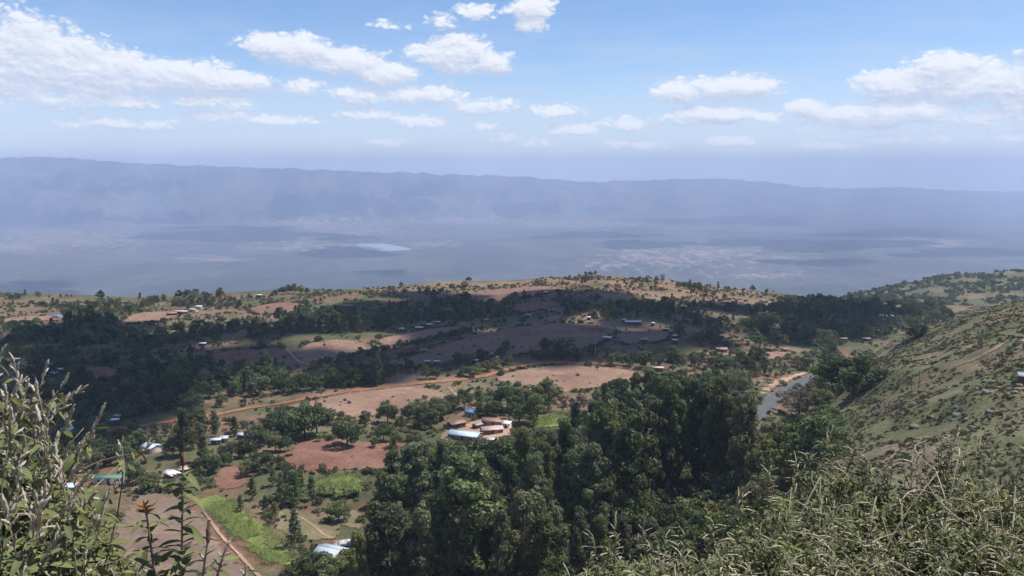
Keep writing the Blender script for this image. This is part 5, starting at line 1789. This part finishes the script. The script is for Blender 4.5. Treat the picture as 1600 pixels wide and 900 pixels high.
def frame_from(d, rg, upbias=1.0):
    """rotation whose +Y runs along d and whose +Z leans to the sky"""
    a, b_, c = float(d[0]), float(d[1]), float(d[2])
    k = 1 / (math.sqrt(a * a + b_ * b_ + c * c) + 1e-9)
    a, b_, c = a * k, b_ * k, c * k
    _RI[0] = (_RI[0] + 1) % 4096
    u0, u1, u2 = _RB[_RI[0]]
    u2 += upbias
    x0, x1, x2 = b_ * u2 - c * u1, c * u0 - a * u2, a * u1 - b_ * u0
    k = 1 / (math.sqrt(x0 * x0 + x1 * x1 + x2 * x2) + 1e-9)
    x0, x1, x2 = x0 * k, x1 * k, x2 * k
    return np.array(((x0, a, x1 * c - x2 * b_), (x1, b_, x2 * a - x0 * c), (x2, c, x0 * b_ - x1 * a)))


def at_px(px, py, dep):
    d = ray(px, py)
    return d / d[1] * dep


class Shrub:
    def __init__(self, name, label, base, cat='shrub'):
        self.e = bpy.data.objects.new(name, None)
        COL.objects.link(self.e)
        self.base = np.asarray(base, float)
        self.e.location = base
        tag(self.e, label, cat)
        self.leaf, self.spike, self.stem = [], [], MB()
        self.twigs = MB()

    def stem_obj(self, pts, r0, r1, name='stem', mat=None):
        pts = np.asarray(pts) - self.base
        obj(name, MB().tube(pts, np.linspace(r0, r1, len(pts)), 7).mesh(name, [mat or M_STEM], True), self.e)

    def shoot(self, tip, d, ln, nleaf, nspk, lsz, ssz, rg, nod=False, spk_me=None, stem_r=.004, spread=.9):
        tip = np.asarray(tip, float)
        d = np.asarray(d, float) / np.linalg.norm(d)
        b0 = tip - d * ln + np.array([0, 0, -ln * .15])
        pts = bend(b0, tip, 6, ln * .06, rg)
        self.stem.add(*tube_geo(pts - self.base, np.linspace(stem_r, stem_r * .5, 6), 4))
        side = np.cross(d, (0, 0, 1.0))
        side /= np.linalg.norm(side) + 1e-9
        oth = np.cross(side, d)
        for q in range(nleaf):
            u_ = .08 + .86 * (q + rg.random()) / max(nleaf, 1)
            p_ = pts[0] * (1 - u_) + pts[-1] * u_
            a = q * 2.4 + rg.normal() * .4
            dd = (math.cos(a) * side + math.sin(a) * oth) * .95 + d * rg.uniform(.1, .6) + np.array([0, 0, -.15 * rg.random()])
            s = lsz * rg.uniform(.55, 1.2) * (1.1 - .5 * u_)
            self.leaf.append((p_, frame_from(dd, rg), s, int(rg.integers(0, 4)), None))
        for q in range(nspk):
            u_ = 1 - .5 * (q / max(nspk, 1)) * rg.uniform(.5, 1)
            p_ = pts[0] * (1 - u_) + pts[-1] * u_
            a = q * 2.4 + rg.normal() * .5
            dd = (math.cos(a) * side + math.sin(a) * oth) * (spread * rg.uniform(.5, 1.1) if q else .1) + d * 1.0
            if nod:
                dd = dd + np.array([.5 * rg.normal(), -.1, .15])
            else:
                dd = dd + np.array([0, 0, .45])
            s = ssz * rg.uniform(.6, 1.15) * (1.35 if q == 0 else 1)
            self.spike.append((p_, frame_from(dd, rg), s, int(rg.integers(0, 4)), spk_me))

    def finish(self, nl, ns_, nod=False):
        SG, SM = (SPIKES_NOD, SPIKE_ME2) if nod else (SPIKES_UP, SPIKE_ME)

        def vis(a):
            p_ = a[0]
            c = np.array([p_[0], p_[1] * CP - p_[2] * SP, p_[1] * SP + p_[2] * CP])
            out = abs(c[0] / c[1]) * F > 800 or abs(c[2] / c[1]) * F > 450
            return (out, -a[2] / c[1])
        for items, n_, nm, meshes in ((self.leaf, nl, 'leaf', LEAF_ME), (self.spike, ns_, 'flower_spike', SM)):
            items.sort(key=vis)
            for (p_, fr, s, k, alt) in items[:n_]:
                o = bpy.data.objects.new(nm, alt or meshes[k])
                COL.objects.link(o)
                o.parent = self.e
                mt = Matrix(fr.tolist()).to_4x4() @ Matrix.Diagonal((s, s, s, 1))
                mt.translation = Vector(p_ - self.base)
                o.matrix_local = mt
        if len(self.leaf) > nl:
            mb = MB()
            for (p_, fr, s, k, alt) in self.leaf[nl:]:
                v, f1, f2 = LEAFS[k]
                v = (v * s) @ fr.T + p_ - self.base
                mb.add(v, f1, 0)
                mb.f[4].append(f2 + mb.n - len(v))
                mb.mi[4].append(np.full(len(f2), 1))
            tag(obj('foliage', mb.mesh('foliage', [M_LTOP, M_LBOT], True), self.e), kind='stuff')
        if len(self.spike) > ns_:
            mb = MB()
            for (p_, fr, s, k, alt) in self.spike[ns_:]:
                v, f = SG[k]
                mb.add((v * s) @ fr.T + p_ - self.base, f)
            tag(obj('flower_spikes', mb.mesh('flower_spikes', [M_SPIKE2 if nod else M_SPIKE], True), self.e), kind='stuff')
        if self.stem.n:
            tag(obj('twigs', self.stem.mesh('twigs', [M_STEM], True), self.e), kind='stuff')


def gpt(x, y):
    return np.array([x, y, ground_z(x, y)])


rg = np.random.default_rng(21)
# left shrub
S = Shrub('flowering_shrub', 'grey green shrub with pale woolly flower spikes filling the lower left corner', gpt(-2.3, 2.9))
TIPS = [(4, 552, 3.3), (22, 566, 3.2), (70, 580, 3.1), (100, 600, 3.2), (58, 608, 3.0), (40, 612, 2.9), (108, 624, 3.1), (145, 674, 3.0), (190, 694, 3.1), (62, 658, 2.8), (86, 712, 2.8),
        (36, 700, 2.6), (20, 660, 2.7), (130, 690, 2.9), (108, 655, 3.0), (148, 740, 2.8), (168, 778, 2.8), (128, 755, 2.6), (110, 800, 2.5), (30, 750, 2.4), (70, 770, 2.5), (-10, 600, 2.8), (-10, 690, 2.5), (60, 820, 2.3), (10, 800, 2.2)]
for k, (px, py, dp) in enumerate(TIPS):
    tip = at_px(px, py, dp)
    d = np.array([.25 + .3 * rg.normal(), .1 * rg.normal(), 1.0])
    if py > 560 and px > 95:
        d[0] += .6
    foot = S.base + np.array([rg.uniform(-.25, .25), rg.uniform(-.2, .2), 0])
    mid = tip - d / np.linalg.norm(d) * .5
    t_ = np.linspace(0, 1, 10)[:, None]
    S.stem_obj(foot * (1 - t_) ** 2 + 2 * (mid - np.array([0, 0, .1])) * t_ * (1 - t_) + mid * t_ ** 2 if False else foot * (1 - t_) ** 2 + 2 * ((foot + mid) / 2 + np.array([-.1, 0, .3])) * t_ * (1 - t_) + mid * t_ ** 2, .012, .005)
    S.shoot(tip, d, .5, 11, 8, .10, .045, rg, stem_r=.004, spread=.9)
    for q in range(2 if k % 2 else 1):
        u_ = rg.uniform(.05, .38)
        bp_ = tip - d / np.linalg.norm(d) * u_
        dd = np.array([rg.normal() * .9 + .2, rg.normal() * .5, .8])
        dd /= np.linalg.norm(dd)
        S.shoot(bp_ + dd * .14, dd, .14, 3, 5, .06, .04, rg, stem_r=.003, spread=.8)
OUT_L = np.array([(-60, 610), (0, 665), (60, 720), (100, 755), (140, 790), (180, 835), (215, 880), (240, 915)], float)
for k in range(300):
    px = rg.uniform(-60, 235)
    top = np.interp(px, OUT_L[:, 0], OUT_L[:, 1])
    py = top + (985 - top) * rg.random() ** 1.1
    dp = 3.5 - 1.3 * (py - top) / 380 + rg.normal() * .12
    d = np.array([rg.normal() * .6 + .15, rg.normal() * .4, .9])
    S.shoot(at_px(px, py, dp), d, rg.uniform(.14, .24), 11, 4 if rg.random() < .5 else 0, .10, .036, rg, stem_r=.003, spread=.8)
for k in range(14):
    px, py = rg.uniform(-20, 160), rg.uniform(700, 900)
    a_ = at_px(px, py, rg.uniform(2.3, 3.0))
    S.stem_obj(bend(a_, a_ + np.array([rg.normal() * .12, rg.normal() * .08, rg.uniform(.04, .12)]), 5, .02, rg), .0022, .0008, 'dry_twig', M_TWIG)
S.finish(300, 300)

# single stems to the right of it
def flower_stem(label, top, foot_px, dp, nl, head, lsz, extra=()):
    tip = at_px(*top, dp)
    fx = at_px(*foot_px, dp)
    base = gpt(fx[0] + .05, fx[1] + .05)
    s = Shrub('flower_stem', label, base, 'plant')
    t_ = np.linspace(0, 1, 14)[:, None]
    low = fx
    pts = np.concatenate([base * (1 - t_[:-1]) + low * t_[:-1], low * (1 - t_) + tip * t_])
    s.stem_obj(pts, .006, .0025)
    s.shoot(tip, tip - fx, np.linalg.norm(tip - fx)  , nl, 0, lsz * 1.35, .05, rg, stem_r=.004)
    s.stem = MB()
    for q, (u_, dx, me, sz) in enumerate(head):
        p_ = fx * (1 - u_) + tip * u_
        dd = np.array([dx, rg.normal() * .25, 1.0 if abs(dx) < .3 else .55])
        s.spike.append((p_, frame_from(dd, rg), sz, q % 4, me))
    s.finish(60, 60)


flower_stem('tall thin stem with a long brown withered spike and drooping leaves', (286, 716), (283, 930), 2.5, 46, [(.95, .02, PURP_ME, .06), (.86, .5, None, .04), (.84, -.5, None, .04), (.80, .6, None, .035), (.55, -.8, None, .04), (.35, .8, None, .045), (.3, -.7, None, .04), (.2, .9, None, .05), (.15, -.9, None, .04)], .075)
flower_stem('thin stem topped by a rusty orange seed head', (226, 782), (246, 930), 2.5, 30, [(.86 + .012 * (q % 9), math.sin(q * 2.4) * 1.1, RUST_ME, .026 + .004 * (q % 3)) for q in range(16)] + [(.4, .7, None, .035), (.3, -.7, None, .035), (.55, .6, None, .03)], .07)
flower_stem('short dark spiked stem low between brown field and maize', (326, 838), (312, 930), 2.4, 10, [(.9, .1, PURP_ME, .07), (.7, .7, None, .035), (.6, -.7, None, .035), (.45, .8, None, .04), (.35, -.9, None, .04)], .05)
flower_stem('small leaning stem with tiny flower knobs above the footpath', (352, 858), (330, 930), 2.4, 9, [(.98, .3, None, .045), (.85, .8, None, .03), (.8, -.5, None, .03), (.6, .8, None, .03), (.5, -.6, None, .03)], .05)
flower_stem('low sprig at the bottom edge right of the leaning stem', (384, 890), (380, 935), 2.4, 8, [(.95, .2, None, .03), (.8, -.7, None, .03)], .045)

# shrubs on the right
OUT_R = np.array([(880, 900), (905, 868), (935, 858), (990, 848), (1040, 838), (1062, 850), (1100, 862), (1125, 822), (1160, 796), (1195, 765), (1218, 742), (1250, 748), (1288, 706), (1310, 704), (1345, 732), (1372, 764), (1400, 750), (1432, 742),
                  (1470, 708), (1500, 698), (1530, 722), (1570, 732), (1600, 722), (1700, 716)], float)
RS = [(880, 1075, 'low shrub with arching pale flower spikes at the bottom edge below the grove', 560), (1075, 1230, 'loose shrub with arching spikes left of the dense right corner shrubs', 480),
      (1230, 1360, 'dense shrub with nodding spikes below the smooth grey rocks', 580), (1360, 1480, 'dense dry shrub crossed by long bare twigs, right of the one below the rocks', 580), (1480, 1660, 'dense leafy shrub in the bottom right corner', 800)]
for k, (x0, x1, lab, n_) in enumerate(RS):
    cx = (x0 + x1) / 2
    c0 = at_px(cx, 860, 6.0)
    S = Shrub('arching_shrub', lab, gpt(c0[0], c0[1]))
    for q in range(n_):
        px = rg.uniform(x0 - 12, x1 + 12)
        top = np.interp(px, OUT_R[:, 0], OUT_R[:, 1]) + 12
        py = top + (985 - top) * rg.random() ** .85
        if perlin(px / 38., py / 30., 700 + k) < -.08:
            continue
        fr_ = (py - top) / (985 - top)
        dp = (7.6 if k > 1 else 6.2) - (2.7 if k > 1 else 1.5) * fr_ + rg.normal() * .2
        d = np.array([rg.normal() * .8 + (.35 if k < 2 else -.1), -.25 + rg.normal() * .4, .75])
        S.shoot(at_px(px, py, dp), d, rg.uniform(.16, .32), 11, int(rg.integers(0, 4)), .078, .092, rg, nod=True, stem_r=.003, spread=1.0)
    # upright sprays on the outline
    for q in range(16 if k > 1 else 9):
        px = rg.uniform(x0, x1)
        top = np.interp(px, OUT_R[:, 0], OUT_R[:, 1])
        S.shoot(at_px(px, top - rg.uniform(4, 26), (7.4 if k > 1 else 6.1)), np.array([rg.normal() * .25, rg.normal() * .2, 1.0]), rg.uniform(.3, .5), 14, 5, .085, .10, rg, nod=True, stem_r=.004)
    # inner leaves that close the shrub
    for q in range(n_ * 4 if k else n_ * 3):
        px = rg.uniform(x0 - 10, x1 + 10)
        top = np.interp(px, OUT_R[:, 0], OUT_R[:, 1]) + 34
        py = top + (1000 - top) * rg.random()
        fr_ = (py - top) / (1000 - top)
        dp = (7.9 if k > 1 else 6.45) - (2.6 if k > 1 else 1.4) * fr_ + rg.uniform(0, .5)
        S.leaf.append((at_px(px, py, dp), frame_from(rg.normal(size=3), rg), rg.uniform(.06, .12), int(rg.integers(0, 4)), None))
    for q in range(7):
        px = rg.uniform(x0, x1)
        top = np.interp(px, OUT_R[:, 0], OUT_R[:, 1])
        tp = at_px(px, top + rg.uniform(10, 90), 6.9 if k > 1 else 6.0)
        S.stem_obj(bend(S.base + rg.normal(size=3) * np.array([.15, .15, 0]), tp, 8, .18, rg), .016, .005, 'branch')
    if k == 3:
        for (a, b_) in (((1428, 706), (1520, 822)), ((1455, 730), (1480, 790)), ((1405, 830), (1372, 850)), ((1445, 690), (1462, 735)), ((1500, 800), (1410, 780))):
            S.stem_obj(bend(at_px(*a, 6.6), at_px(*b_, 6.0), 7, .08, rg), .0025, .0055, 'dry_twig', M_TWIG)
    S.finish(60, 120, nod=True)
